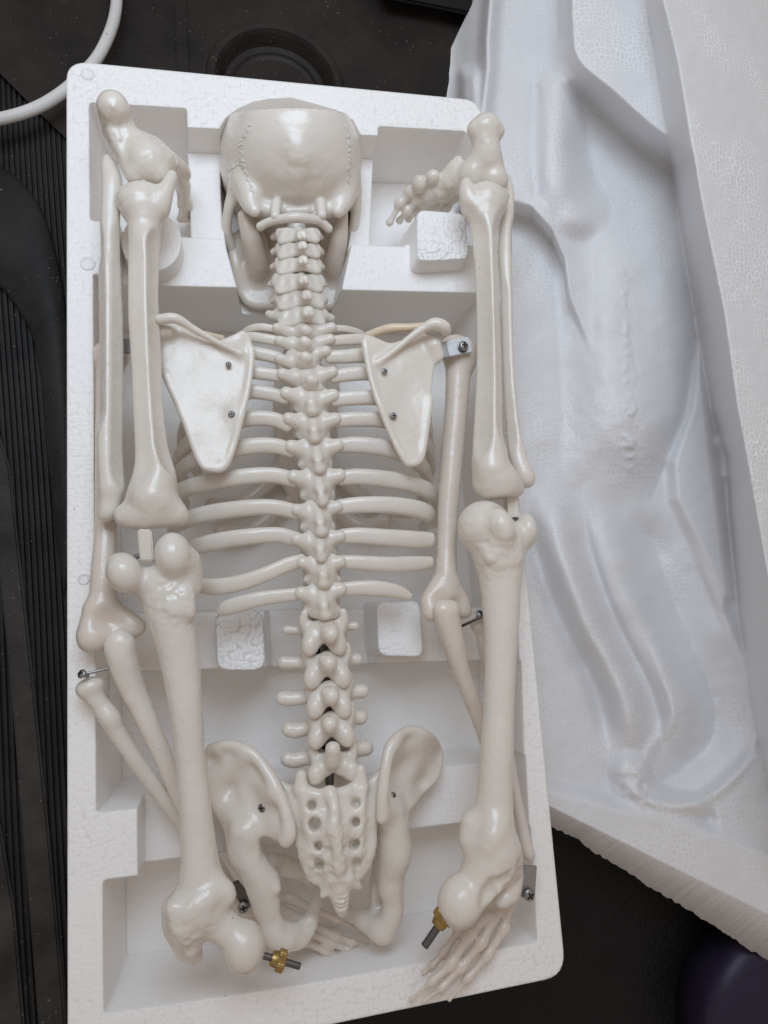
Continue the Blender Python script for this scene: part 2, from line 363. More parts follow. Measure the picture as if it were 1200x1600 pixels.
# ------------------------------------------------------------------ swept and hard-surface helpers
def sweep(pts, half_w, half_t, name, mat, parent, axial=None, n=8, seg=16, power=2.4):
    """pts: world points; elliptical section half_w along `axial`, half_t across; tapered round ends"""
    C = catmull(np.c_[np.asarray(pts), np.asarray(half_w), np.asarray(half_t)], n); P = C[:, :3]
    T = np.gradient(P, axis=0); T /= np.linalg.norm(T, axis=1)[:, None]
    A0 = np.array([0, 1, 0.0]) if axial is None else np.asarray(axial, float)
    rings = []; m = len(P)
    ext = []
    for sgn, e in ((-1, 0), (1, m - 1)):
        ext.append([(P[e] + sgn * T[e] * C[e, 4] * x, math.sqrt(max(1 - x * x, 0.0)), e) for x in (0.35, 0.65, 0.88, 0.98)])
    seq = [q for q in ext[0][::-1]] + [(P[i], 1.0, i) for i in range(m)] + ext[1]
    for p, sc, i in seq:
        a = A0 - T[i] * (A0 @ T[i]); a /= np.linalg.norm(a); b = np.cross(T[i], a)
        ring = []
        for k in range(seg):
            t = 2 * math.pi * k / seg; ca, sa = math.cos(t), math.sin(t)
            ca = math.copysign(abs(ca) ** (2 / power), ca); sa = math.copysign(abs(sa) ** (2 / power), sa)
            ring.append(p + sc * (a * C[i, 3] * ca + b * C[i, 4] * sa))
        rings.append(ring)
    V = [v for r in rings for v in r]; Fc = []
    for i in range(len(rings) - 1):
        for k in range(seg):
            Fc.append((i * seg + k, i * seg + (k + 1) % seg, (i + 1) * seg + (k + 1) % seg, (i + 1) * seg + k))
    Fc.append(tuple(range(seg))[::-1]); L0 = (len(rings) - 1) * seg; Fc.append(tuple(range(L0, L0 + seg)))
    return mesh_obj(name, V, Fc, mat, parent)

def frame(n):
    n = np.asarray(n, float); n = n / np.linalg.norm(n); a = np.array([0.3, 1, 0.1]); a = a - n * (a @ n); a /= np.linalg.norm(a)
    return n, a, np.cross(n, a)
def lathe_vf(c, axis, prof, seg=24, knurl=None):
    n, a, b = frame(axis); V = []; Fc = []
    for q, (h, r) in enumerate(prof):
        for k in range(seg):
            t = 2 * math.pi * k / seg; rr = r
            if knurl and knurl[0] <= q <= knurl[1]: rr = r * (1.0 if k % 2 else 0.94)
            V.append(c + n * h + (a * math.cos(t) + b * math.sin(t)) * rr)
    for q in range(len(prof) - 1):
        for k in range(seg): Fc.append((q * seg + k, q * seg + (k + 1) % seg, (q + 1) * seg + (k + 1) % seg, (q + 1) * seg + k))
    Fc.append(tuple(range(seg))[::-1]); L0 = (len(prof) - 1) * seg; Fc.append(tuple(range(L0, L0 + seg)))
    return V, Fc
def box_vf(c, ex, ey, ez):
    V = [c + sx * ex + sy * ey + sz * ez for sz in (-1, 1) for sy in (-1, 1) for sx in (-1, 1)]
    return V, [(0, 2, 3, 1), (4, 5, 7, 6), (0, 1, 5, 4), (2, 6, 7, 3), (0, 4, 6, 2), (1, 3, 7, 5)]
def merge(parts):
    V = []; Fc = []; mi = []
    for v, f, m in parts:
        o = len(V); V += list(v); Fc += [tuple(i + o for i in q) for q in f]; mi += [m] * len(f)
    return V, Fc, mi
def screw(x, y, z, rpx, parent, axis=(0, 0, 1), turn=0.4, name='screw'):
    p = Q(x, y, z); r = RR(rpx, p); n, a, b = frame(axis)
    head = lathe_vf(p, n, [(-r * 1.6, r * .5), (-r * .1, r * .5), (-r * .1, r), (r * .15, r * .98), (r * .36, r * .8), (r * .5, r * .45), (r * .52, r * .1)], 20)
    ca, sa = math.cos(turn), math.sin(turn); u, w = a * ca + b * sa, -a * sa + b * ca
    c1 = box_vf(p + n * r * .46, u * r * .62, w * r * .13, n * r * .09); c2 = box_vf(p + n * r * .465, u * r * .13, w * r * .62, n * r * .09)  # black bars imitate the shade in the cross recess, set on the head
    V, Fc, mi = merge([(*head, 0), (*c1, 1), (*c2, 1)])
    return mesh_obj(name, V, Fc, None, parent, smooth=False, mats=[M['steel'], M['black']], mi=mi)
def strap(path, wpx, t, name, mat, parent, wdir):
    """flat bent strip: path of photo points, width px along wdir (photo dx, dy)"""
    W = [Q(*p) for p in path]; V = []; Fc = []
    d = np.array(wdir, float); d /= np.linalg.norm(d)
    for i, (p, w) in enumerate(zip(path, W)):
        a = Q(p[0] - d[0] * wpx / 2, p[1] - d[1] * wpx / 2, p[2]); b = Q(p[0] + d[0] * wpx / 2, p[1] + d[1] * wpx / 2, p[2])
        tan = W[min(i + 1, len(W) - 1)] - W[max(i - 1, 0)]; nn = np.cross(b - a, tan); nn /= np.linalg.norm(nn)
        if nn[2] < 0: nn = -nn
        V += [a, b, b - nn * t, a - nn * t]
    for i in range(len(W) - 1):
        for k in range(4): Fc.append((i * 4 + k, i * 4 + (k + 1) % 4, i * 4 + 4 + (k + 1) % 4, i * 4 + 4 + k))
    Fc.append((0, 1, 2, 3)); e = 4 * (len(W) - 1); Fc.append((e + 3, e + 2, e + 1, e))
    o = mesh_obj(name, V, Fc, mat, parent, smooth=False)
    bm = bmesh.new(); bm.from_mesh(o.data); bmesh.ops.recalc_face_normals(bm, faces=bm.faces)
    bmesh.ops.bevel(bm, geom=[e for e in bm.edges if len(e.link_faces) == 2 and e.calc_face_angle(0) > 0.7], offset=t * .3, segments=2, affect='EDGES'); bm.to_mesh(o.data); bm.free()
    return o
def rod_nut(p0, p1, rpx, parent):
    a, b = Q(*p0), Q(*p1); r = RR(rpx, (a + b) / 2); L = np.linalg.norm(b - a); prof = []
    n = int(L / 0.00085); prof.append((0, r * .8))
    for i in range(n):
        h = L * (i + .1) / n; prof += [(h, r * .88), (h + L / n * .5, r)]
    prof += [(L, r * .85)]
    V, Fc = lathe_vf(a, b - a, prof, 20); return mesh_obj('threaded_rod', V, Fc, M['steel_dark'], parent), a, b
def brass_nut(x, y, z, axis, rpx, parent):
    p = Q(x, y, z); r = RR(rpx, p)
    prof = [(-r * .95, r * .45), (-r * .95, r * .62), (-r * .62, r * .72), (-r * .4, r * .72), (-r * .3, r * .78), (-r * .30, r * .97), (-r * .22, r), (r * .26, r), (r * .36, r * .95), (r * .38, r * .5)]
    V, Fc = lathe_vf(p, axis, prof, 56, knurl=(5, 8)); return mesh_obj('knurled_nut', V, Fc, M['brass'], parent, smooth=False)


# ------------------------------------------------------------------ setting: dark boot floor
GZ = -95.0
def sheet(name, poly, z, mat, thick=None, smooth=False):
    P = [Q(x, y, z) for x, y in poly]
    if thick is None:
        return mesh_obj(name, P, [tuple(range(len(P)))], mat, smooth=False)
    t = thick * 1e-3; n = len(P); V = P + [p - np.array([0, 0, t]) for p in P]
    Fc = [tuple(range(n)), tuple(range(2 * n - 1, n - 1, -1))] + [(i, i + n, (i + 1) % n + n, (i + 1) % n) for i in range(n)]
    o = mesh_obj(name, V, Fc, mat, smooth=False)
    bm = bmesh.new(); bm.from_mesh(o.data); bmesh.ops.recalc_face_normals(bm, faces=bm.faces)
    bmesh.ops.bevel(bm, geom=[e for e in bm.edges if e.calc_face_angle(0) > 0.9], offset=min(t * .45, 1.5e-3), segments=2, affect='EDGES'); bm.to_mesh(o.data); bm.free()
    return o
fl = mesh_obj('floor', [(-1.2, -1.5, GZ * 1e-3 - .008), (1.6, -1.5, GZ * 1e-3 - .008), (1.6, .9, GZ * 1e-3 - .008), (-1.2, .9, GZ * 1e-3 - .008)], [(0, 1, 2, 3)], M['leather'], smooth=False)
fl['kind'] = 'structure'

# brown-black trim panel behind the tray, with a round recess
def panel():
    z = GZ + 6; c = Q(432, 130, z)[:2]; R0 = .052; R1 = .043; R2 = .039
    bm = bmesh.new()
    out = [Q(x, y, z) for x, y in [(-260, -220), (860, -300), (860, 330), (120, 330), (160, 270), (60, 175), (-40, 75), (-260, -90)]]
    nseg = 72; V = [tuple(p) for p in out]; n0 = len(V)
    prof = [(R0, 0), (R0 - .0015, .0016), (R0 - .004, .0022), (R1 + .002, .0018), (R1, -.001), (R2, -.009), (R2 - .004, -.010), (R2 - .008, -.0085), (R2 - .011, -.0095)]
    Fc = []
    for r, h in prof:
        for k in range(nseg):
            t = 2 * math.pi * k / nseg; V.append((c[0] + r * math.cos(t), c[1] + r * math.sin(t), z * 1e-3 + h))
    for q in range(len(prof) - 1):
        for k in range(nseg): Fc.append((n0 + q * nseg + k, n0 + q * nseg + (k + 1) % nseg, n0 + (q + 1) * nseg + (k + 1) % nseg, n0 + (q + 1) * nseg + k)[::-1])
    e = n0 + (len(prof) - 1) * nseg; Fc.append(tuple(range(e, e + nseg)))
    # outer sheet with a hole: triangulated by bmesh
    vs = [bm.verts.new(v) for v in V]
    for f in Fc: bm.faces.new([vs[i] for i in f])
    eo = [bm.edges.new((vs[i], vs[(i + 1) % n0])) for i in range(n0)]
    ei = [bm.edges.get((vs[n0 + k], vs[n0 + (k + 1) % nseg])) for k in range(nseg)]
    bmesh.ops.triangle_fill(bm, use_beauty=True, use_dissolve=False, edges=eo + ei)
    bmesh.ops.recalc_face_normals(bm, faces=bm.faces)
    me = bpy.data.meshes.new('trim_panel'); bm.to_mesh(me); bm.free(); me.materials.append(M['panel'])
    o = bpy.data.objects.new('trim_panel', me); COL.objects.link(o); ORG[o.name] = np.zeros(3)
    return tag(o, 'brown-black grained trim panel with a round recess behind the top of the tray', 'trim panel')
panel()
tag(sheet('seam_flap', [(268, -120), (286, -120), (300, 190), (278, 190)], GZ + 8.5, M['panel'], 2.2), 'narrow raised black seam strip running up the brown-black panel', 'seam strip')
tag(sheet('darkness_sheet', [(560, -160), (790, -160), (790, 26), (745, 22), (600, -6)], GZ + 22, M['leather'], 4), 'black sheet standing in for the darkness above the brown-black panel', 'dark sheet')  # flat black sheet stands in for plain darkness beyond the panel

# ribbed rubber mat (one moulded sheet), the flat strip and the curved band lying on it
def ribbed():
    z = GZ + 1; x0, x1 = -420, 150; V = []; Fc = []
    A0, A1 = Q(0, 90, z), Q(120, 1720, z)
    xs = np.arange(-.16, .075, .0034); prof = [(0, 0), (.0006, .0019), (.0020, .0019), (.0026, 0)]
    top, bot = Q(40, 60, z)[1], Q(40, 1760, z)[1]; ys = np.linspace(bot, top, 40); cols = []
    for x in xs: cols += [(x + dx, h) for dx, h in prof]
    slope = -.060
    for y in ys:
        for cx_, h in cols:
            xx = A0[0] + cx_ + (y - top) * slope + .0012 * math.sin((y - top) * 14)
            lim = Q(0, 100, z); V.append((xx, y, z * 1e-3 + h))
    nc = len(cols)
    for i in range(len(ys) - 1):
        for j in range(nc - 1): Fc.append((i * nc + j, i * nc + j + 1, (i + 1) * nc + j + 1, (i + 1) * nc + j))
    o = mesh_obj('ribbed_mat', V, Fc, M['rubber'], smooth=False)
    return tag(o, 'black rubber mat with fine parallel ribs along the left side of the tray', 'rubber mat')
ribbed()
tag(sheet('flat_strip', [(-14, 640), (15, 730), (45, 1000), (76, 1300), (108, 1660), (64, 1660), (20, 1120), (-14, 760)], GZ + 5, M['strip'], 3), 'flat dusty rubber strip crossing the ribbed mat at lower left', 'rubber strip')
tag(sheet('corner_piece', [(-160, 1080), (-60, 1180), (0, 1290), (22, 1420), (44, 1680), (-160, 1680)], GZ + 5.4, M['strip'], 3), 'plain dusty rubber piece in the bottom left corner beside the ribs', 'rubber piece')
def band():
    o_ = [(-70, 235), (-20, 250), (10, 266), (37, 287), (67, 332), (86, 392), (99, 456), (108, 560), (112, 700), (110, 830), (101, 925)]
    i_ = [(-70, 395), (-20, 430), (0, 448), (22, 475), (49, 523), (64, 595), (71, 690), (80, 770), (88, 840), (94, 890), (99, 925)]
    O, I = catmull(np.array(o_, float), 6), catmull(np.array(i_, float), 6); V = []; Fc = []
    for a, b in zip(O, I):
        for s, h in ((0, -6), (0, 5), (.05, 7.5), (.5, 8.2), (.95, 7), (1, 5), (1, -6)):
            p = a * (1 - s) + b * s; V.append(Q(p[0], p[1], GZ + h))
    for i in range(len(O) - 1):
        for k in range(6): Fc.append((i * 7 + k, i * 7 + k + 1, i * 7 + 8 + k, i * 7 + 7 + k))
    o = mesh_obj('curved_band', V, Fc, M['rubber'])
    sol = o.modifiers.new('s', 'SOLIDIFY'); sol.thickness = .001
    return tag(o, 'smooth black rubber band curving across the ribbed mat at left', 'rubber band')
band()
# dark purple plastic shape under the lid
def purple():
    c = Q(1232, 1606, GZ + 24); r = .0655; V, Fc = lathe_vf(c, (0, 0, 1), [(-.034, r * .98)] + [(r * .34 * math.sin(a) - .004, r * math.cos(a) ** .8) for a in np.linspace(0, 1.5, 16)], 96)
    o = mesh_obj('plastic_tub', V, Fc, M['purple']); tag(o, 'dark purple round plastic tub half hidden in the bottom right corner', 'plastic tub')
purple()
# cable
cz = GZ + 16
cp = [(178, -70), (182, -20), (181, 15), (172, 50), (152, 90), (125, 120), (95, 146), (60, 167), (20, 181), (-30, 190), (-90, 188)]
W = [Q(x, y, cz + 6) for x, y in cp]
r = .0039
tag(sweep(W, [r] * len(W), [r] * len(W), 'cable', M['cable'], None, axial=(0.2, .3, 1), n=8, seg=14, power=2), 'white scuffed cable curving across the dark floor at top left', 'cable')

# ------------------------------------------------------------------ white foam tray
def prism(poly, zt, z0, z1, draft=2.0):
    rad, rn = 0, 0
    if isinstance(poly, tuple): poly, rad, rn = poly
    """foam cutter: outline traced at height zt, running from z0 up to z1 (mm); the lower end is drawn in by draft mm"""
    P = np.array([Q(p[0], p[1], zt)[:2] for p in poly]); n = len(P)
    area = sum(P[i, 0] * P[(i + 1) % n, 1] - P[(i + 1) % n, 0] * P[i, 1] for i in range(n))
    if area < 0: P = P[::-1]
    def off(d):
        out = []
        for i in range(n):
            a, b, c = P[i - 1], P[i], P[(i + 1) % n]
            e1 = (b - a) / np.linalg.norm(b - a); e2 = (c - b) / np.linalg.norm(c - b)
            n1 = np.array([-e1[1], e1[0]]); n2 = np.array([-e2[1], e2[0]]); m = n1 + n2; m = m / max(1e-6, m @ m) * 2
            if np.linalg.norm(m) > 2: m = m / np.linalg.norm(m) * 2
            out.append(b + m * d)
        return np.array(out)
    dz = (zt - z0); lo = off(draft * 1e-3); hi = off(-draft * 1e-3 * (z1 - zt) / max(dz, 1))
    if rad: lo, hi = (np.array(rounded(list(q), rad * .36e-3, rn)) for q in (lo, hi)); n = len(lo)
    V = [(*p, z0 * 1e-3) for p in lo] + [(*p, z1 * 1e-3) for p in hi]
    Fc = [tuple(range(n))[::-1], tuple(range(n, 2 * n))] + [(i, (i + 1) % n, (i + 1) % n + n, i + n) for i in range(n)]
    me = bpy.data.meshes.new('cut'); me.from_pydata(V, [], Fc); me.update()
    return me
def rounded(poly, r, n=5):
    out = []
    P = [np.array(p, float) for p in poly]
    for i in range(len(P)):
        a, b, c = P[i - 1], P[i], P[(i + 1) % len(P)]
        u, w = (a - b), (c - b); ru = min(r, np.linalg.norm(u) * .45); rw = min(r, np.linalg.norm(w) * .45)
        p0, p2 = b + u / np.linalg.norm(u) * ru, b + w / np.linalg.norm(w) * rw
        for t in np.linspace(0, 1, n): out.append(tuple((1 - t) ** 2 * p0 + 2 * t * (1 - t) * b + t * t * p2))
    return out
TRAY_W, TRAY_L = .25, .5249
def tray():
    o = mesh_obj('foam_tray', [(0, 0, 0)], [], M['foam'])
    corners = ([(104, 95), (750, 157), (884, 1524), (106, 1686)], 34, 7)
    me = prism(corners, 0, -93, 0.0, draft=.6); o.data = me; o.location = (0, 0, 0); ORG[o.name] = np.zeros(3); me.materials.append(M['foam']); me.name = 'foam_tray'
    head = [(338, 260), (338, 235), (340, 205), (352, 185), (372, 170), (395, 160), (420, 155), (455, 153), (490, 162), (525, 172), (552, 188), (566, 215), (568, 260), (566, 310), (556, 370), (543, 430), (536, 485), (385, 485), (366, 430), (350, 370), (341, 310)]
    cuts = [
        (([(139, 160), (292, 169), (299, 352), (141, 345)], 6, 3), 0, -50, 2.5),
        ([(270, 198), (640, 214), (640, 372), (270, 355)], 0, -21, 1.0),
        (([(591, 197), (727, 205), (800, 300), (800, 372), (584, 368)], 5, 3), 0, -52, 3),
        ([(186, 340), (799, 360), (799, 470), (186, 470)], 0, -11, .5),
        (head, 0, -44, 4.0),
        (([(148, 434), (762, 449), (806, 950), (151, 962)], 4, 3), -4, -70, 3),
        ([(149.5, 900), (803, 890), (816, 1100), (150, 1100)], 0, -32, .4),
        ([(410, 920), (590, 915), (598, 1080), (418, 1080)], -30, -50, 4),
        (([(150.5, 1052), (812, 1030), (817, 1203), (152, 1268)], 5, 3), -2, -62, 3),
        ([(214, 1240), (821, 1180), (829, 1330), (216, 1400)], 0, -24, .5),
        (([(161, 1374), (828, 1288), (838, 1471), (500, 1532), (163, 1583)], 6, 3), -1, -52, 3),
    ]
    tmp = []
    for k, (poly, zt, z0, dr) in enumerate(cuts):
        c = bpy.data.objects.new('cut', prism(poly, zt, z0, 12 + k * .37, dr)); COL.objects.link(c); tmp.append(c)
        m = o.modifiers.new('b', 'BOOLEAN'); m.operation = 'DIFFERENCE'; m.object = c; m.solver = 'MANIFOLD'
    dg = bpy.context.evaluated_depsgraph_get(); dg.update()
    me2 = bpy.data.meshes.new_from_object(o.evaluated_get(dg)); o.modifiers.clear(); o.data = me2; me2.name = 'foam_tray'
    for c in tmp:
        m_ = c.data; bpy.data.objects.remove(c); bpy.data.meshes.remove(m_)
    me2.materials.clear(); me2.materials.append(M['foam'])
    bm = bmesh.new(); bm.from_mesh(me2); bmesh.ops.remove_doubles(bm, verts=bm.verts[:], dist=2e-5); bmesh.ops.dissolve_degenerate(bm, dist=2e-5, edges=bm.edges[:])
    bmesh.ops.triangulate(bm, faces=bm.faces[:]); bm.to_mesh(me2); bm.free()
    tag(o, 'white expanded foam tray with cut-out pockets, holding the model bones', 'foam tray')
    # raised posts moulded in the pockets
    def post(poly, zt, z0, mat, draft=-2.0):
        me = prism(poly, zt, z0, zt, draft); me.name = 'post'; me.materials.append(mat)
        p = bpy.data.objects.new('post', me); COL.objects.link(p); p.parent = o; ORG[p.name] = np.zeros(3)
    circ = [(237 + 47 * math.cos(t), 378 + 47 * math.sin(t)) for t in np.linspace(0, 2 * math.pi, 28, endpoint=False)]
    post(circ, 3, -40, M['foam'], -1)
    post(([(652, 328), (726, 334), (732, 404), (652, 408)], 14, 4), 3, -52, M['foam_raw'], -4)
    post(([(337, 957), (411, 955), (414, 1046), (340, 1047)], 16, 4), -17, -52, M['foam_raw'], -1.5)
    post(([(588, 941), (656, 939), (661, 1026), (592, 1024)], 14, 4), -17, -52, M['foam_raw'], -1.5)
    for x, y, r in ((137, 116, 10.5), (137, 412, 11.5), (131, 905, 9)):
        c = Q(x, y, 0); rr = RR(r, c); V, Fc = lathe_vf(c, (0, 0, 1), [(-.001, rr), (.0001, rr), (.00045, rr * .95), (.00045, rr * .88), (.00012, rr * .82), (.0002, rr * .3), (.0003, rr * .05)], 30)
        q = mesh_obj('mould_mark', V, Fc, M['foam'], o)
    return o
tray()

# ------------------------------------------------------------------ moulded foam lid lying beside the tray
def sm(x, a=0.0, b=1.0):
    t = np.clip((x - a) / (b - a), 0, 1); return t * t * (3 - 2 * t)
def curve_x(v, pts):
    p = np.array(pts, float); return np.interp(v, p[:, 1], p[:, 0])
def dist_chain(X, Y, pts):
    """distance to a polyline of (x, y, r) and the local r"""
    C = catmull(np.array(pts, float), 5); D = np.full(X.shape, 1e9); Rr = np.ones(X.shape)
    for a, b in zip(C[:-1], C[1:]):
        e = b[:2] - a[:2]; t = np.clip(((X - a[0]) * e[0] + (Y - a[1]) * e[1]) / max(e @ e, 1e-9), 0, 1)
        d = np.hypot(X - a[0] - e[0] * t, Y - a[1] - e[1] * t); m = d < D; D = np.where(m, d, D); Rr = np.where(m, a[2] + t * (b[2] - a[2]), Rr)
    return D, Rr
def ridge(X, Y, pts, pw=1.0):
    D, Rr = dist_chain(X, Y, pts); return np.clip(1 - (D / Rr) ** 2, 0, 1) ** pw
def lid():
    nS, nT = 310, 580
    Lc = [(742, -60), (741, 0), (716, 50), (700, 85), (690, 112), (694, 150), (705, 200), (722, 300), (738, 500), (768, 800), (800, 1050), (832, 1246)]
    t = np.linspace(0, 1, nT); vL = np.interp(t, np.linspace(0, 1, 400), np.linspace(-240, 1246, 400)); xL = curve_x(vL, Lc)
    vR = np.linspace(-240, 1500, nT); s = np.linspace(0, 1, nS)[None, :]
    X = xL[:, None] * (1 - s) + 1345 * s; Y = vL[:, None] * (1 - s) + vR[:, None] * s
    n1 = (lattice_noise(X * 1e-3, Y * 1e-3, 0 * X, .045, 11)); n2 = lattice_noise(X * 1e-3, Y * 1e-3, 0 * X, .016, 12)
    Z = -58 - 8 * sm(X, 830, 1060) + 1.4 * n1
    # saddle across the top and the arched hollow under it
    arch = np.interp(X, [700, 800, 830, 862, 882, 890, 930], [318, 322, 331, 366, 412, 470, 560])
    Z += 26 * (1 - sm(Y - arch, -12, 16)) * (1 - sm(X, 850, 930)) * sm(Y, 60, 310)
    Z += 10 * (1 - sm(Y, 60, 360)) * sm(X, 850, 950)
    # torso swell with its broken seam
    cx = np.interp(Y, [250, 450, 650, 800], [980, 990, 990, 970]); wr = np.interp(Y, [200, 350, 520, 650, 740, 830], [110, 105, 102, 80, 55, 30]); wl = np.interp(Y, [200, 450, 700, 830], [110, 125, 110, 80])
    q = np.where(X > cx, (X - cx) / wr, (cx - X) / wl)
    pr = np.where(X > cx, np.clip(1 - np.abs(q) ** 2.6, 0, 1) ** .7, np.clip(1 - q * q, 0, 1) ** 1.5)
    Z += 30 * pr * sm(Y, 200, 420) * (1 - sm(Y, 650, 800))
    seam = np.interp(Y, [380, 450, 600, 700, 760], [958, 975, 985, 985, 990]) + 5 * n2; sa = sm(Y, 390, 440) * (1 - sm(Y, 720, 770))
    n3 = lattice_noise(X * 1e-3, Y * 1e-3, 0 * X, .0085, 19)
    Z += sa * (1.1 * np.clip(n3 * 2.6 - .5, 0, 1)) * np.exp(-((X - seam) / 7) ** 2) - .7 * sa * np.exp(-((X - seam - 9) / 5) ** 2) * np.clip(n3 + .5, 0, 1)
    Z += 1.6 * np.clip(n3 * 2.0, 0, 1) * np.exp(-((X - 985) / 20) ** 2 - ((Y - 690) / 34) ** 2)
    # bump beside the block, then the block itself
    Z += 16 * ridge(X, Y, [(872, 130, 42), (874, 200, 44), (880, 270, 48), (905, 330, 52)], 2.0) - 3 * ridge(X, Y, [(838, 140, 12), (835, 200, 20), (835, 250, 20), (838, 300, 12)], 2)
    B = catmull(np.array([(897, -330), (896, -20), (897, 40), (906, 92), (960, 140), (1036, 206), (1085, 220), (1080, 100), (1060, 0), (1050, -330)], float), 4)
    Bd = poly_sd(X, Y, B)
    wB = 26 + 20 * sm(Y - (80 + (X - 905) * .9), -5, 60)
    blk = np.clip(1 - np.maximum(Bd, 0) / wB, 0, 1); blk = sm(blk, -.05, 1.02); Z = Z * (1 - blk) + np.maximum(Z, -10 + 0.02 * (X - 900)) * blk
    # left wall: crest, falling away outside
    cr = np.interp(Y, [-60, 0, 60, 110, 150, 200, 300], [768, 762, 757, 757, 752, 748, 735]); up = 1 - sm(Y, 150, 330)
    crest = np.exp(-((X - cr - 6) / 11) ** 2); Z += up * crest * 20
    outm = sm(cr - X, -2, 60) * (1 - sm(Y, 170, 320)); Z = Z * (1 - outm) + (-90) * outm
    notch = np.exp(-((X - 733) / 15) ** 4) * sm(Y, 98, 122) * (1 - sm(Y, 190, 260)); Z += notch * 16
    # limb folds and the big bowl low down
    yf = np.array([780, 820, 860, 930, 985, 1040, 1080, 1130, 1190], float); C_ = catmull(np.c_[np.array([905, 914, 922, 946, 970, 999, 1017, 1030, 1032]), yf], 5)
    dF = X - np.interp(Y, C_[:, 1], C_[:, 0]); win = sm(Y, 740, 880) * (1 - sm(Y, 1110, 1200))
    Z += win * (20 * np.exp(-((dF + 44) / 26) ** 2) - 6 * np.exp(-(np.where(dF < 0, dF / 20, dF / 8)) ** 2) + 9 * np.exp(-((dF - 34) / 26) ** 2) - 9 * np.exp(-((dF + 86) / 15) ** 2))
    bowl = catmull(np.array([(962, 830), (990, 790), (1050, 800), (1092, 880), (1140, 990), (1176, 1090), (1176, 1160), (1130, 1225), (1060, 1256), (1000, 1236), (1020, 1170), (1055, 1110), (1000, 980)], float), 4)
    bd = poly_sd(X, Y, bowl); Z += -15 * sm(-bd / 80, 0, 1) + 4 * np.exp(-((bd - 4) / 9) ** 2) * sm(X + .3 * (Y - 1000), 1010, 1090)
    Z += 10 * sm(Y, 820, 1050) * sm(X, 940, 1150)
    Z += 15 * ridge(X, Y, [(984, 1205, 36), (996, 1240, 38), (1040, 1262, 34), (1090, 1262, 26)], 1.3) + 3 * n3 * ridge(X, Y, [(985, 1225, 34), (1010, 1250, 30)])
    # clear beaded flat between torso and wall
    flat = poly_sd(X, Y, np.array([(1092, 505), (1106, 600), (1116, 690), (1130, 800), (1145, 930), (1128, 950), (1090, 860), (1050, 780), (1046, 720), (1074, 640)], float))
    fm = sm(-flat, -12, 14); Z = Z + (-50 - Z) * .75 * fm
    cpiece = poly_sd(X, Y, np.array([(1100, 1235), (1180, 1170), (1240, 1180), (1260, 1330), (1120, 1328)], float)); Z += 9 * sm(-cpiece, -8, 16)
    # bottom border
    tt = (np.linspace(0, 1, nT))[:, None] * np.ones_like(X); bl = np.interp(X, [832, 862, 1200, 1345], [1246, 1259, 1410, 1475])
    rimb = np.interp(X, [830, 960, 1060, 1345], [12, 34, 60, 80]); bm_ = sm(Y - (bl - rimb - 34), 0, 34); Z = Z * (1 - bm_) + (-46 + .02 * (X - 860)) * bm_
    # right wall and broad rim
    C0 = [(1004, -60), (1008, 0), (1030, 150), (1044, 230), (1060, 350), (1085, 500), (1110, 640), (1134, 715), (1136, 800), (1152, 960), (1172, 1100), (1206, 1290), (1240, 1400)]
    C1 = [(1030, -60), (1037, 0), (1062, 100), (1097, 310), (1134, 490), (1154, 635), (1184, 800), (1216, 980), (1250, 1180), (1290, 1400)]
    a, b = curve_x(Y, C0), curve_x(Y, C1); w = np.clip((X - a) / (b - a), 0, 1); wr_ = np.where(w <= 0, 0, w) 
    rimz = 28 - .16 * (X - b)
    wl_ = np.clip(1.06 * w - .03, 0, 1) * (1 - sm(Y - bl, -170, -60)); Z = Z * (1 - wl_) + rimz * wl_
    Z += 5 * ridge(X, Y, [(1128, 690, 12), (1142, 712, 15), (1138, 740, 10)], .7)
    Z += .35 * n2
    # points, then skirt: outer faces down to the underside
    V = np.empty((nT, nS, 3))
    for i in range(nT):
        d = np.stack([(X[i] - CX) / F_PX, (Y[i] - CY) / F_PX, np.ones(nS)], 1) @ CR
        V[i] = CC + d * ((Z[i] * 1e-3 - CC[2]) / d[:, 2])[:, None]
    idx = np.arange(nT * nS).reshape(nT, nS); Fc = np.stack([idx[:-1, :-1], idx[1:, :-1], idx[1:, 1:], idx[:-1, 1:]], -1).reshape(-1, 4)
    loop = np.r_[idx[:, 0], idx[-1, 1:], idx[-2::-1, -1], idx[0, -2:0:-1]]
    P = V.reshape(-1, 3); base = len(P); n = len(loop)
    nb = len(idx[:, 0]); isb = np.zeros(n, bool); isb[nb - 1:nb + nS - 1] = True
    sx = np.interp(np.arange(n), [nb - 1, nb + nS - 2], [.25, 1.0])
    outw = np.where(isb[:, None], np.array([[-.40, -1.0, 0]]) * (.030 * sx)[:, None], 0)
    ragged = (lattice_noise(P[loop, 0], P[loop, 1], 0 * P[loop, 0], .0026, 21) * .0009 + lattice_noise(P[loop, 0], P[loop, 1], 0 * P[loop, 0], .013, 22) * .0009)
    K1 = P[loop] + outw + np.where(isb, ragged, 0)[:, None] * np.array([.3, 1, .4]); K1[:, 2] -= np.where(isb, .012 + .012 * sx, .004)
    K2 = K1 - outw * .85; K2[:, 2] = np.minimum(K1[:, 2] - .004, -.0925)
    inner = K2.mean(0)
    P = np.vstack([P, K1, K2]); q = np.arange(n); r_ = (q + 1) % n
    Fc = np.vstack([Fc, np.stack([loop[q], base + q, base + r_, loop[r_]], 1)[:, ::-1], np.stack([base + q, base + n + q, base + n + r_, base + r_], 1)[:, ::-1]])
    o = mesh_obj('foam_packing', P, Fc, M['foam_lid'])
    bm = bmesh.new(); bm.from_mesh(o.data); bmesh.ops.recalc_face_normals(bm, faces=bm.faces); ls = set(int(q) for q in loop); bm.verts.ensure_lookup_table()
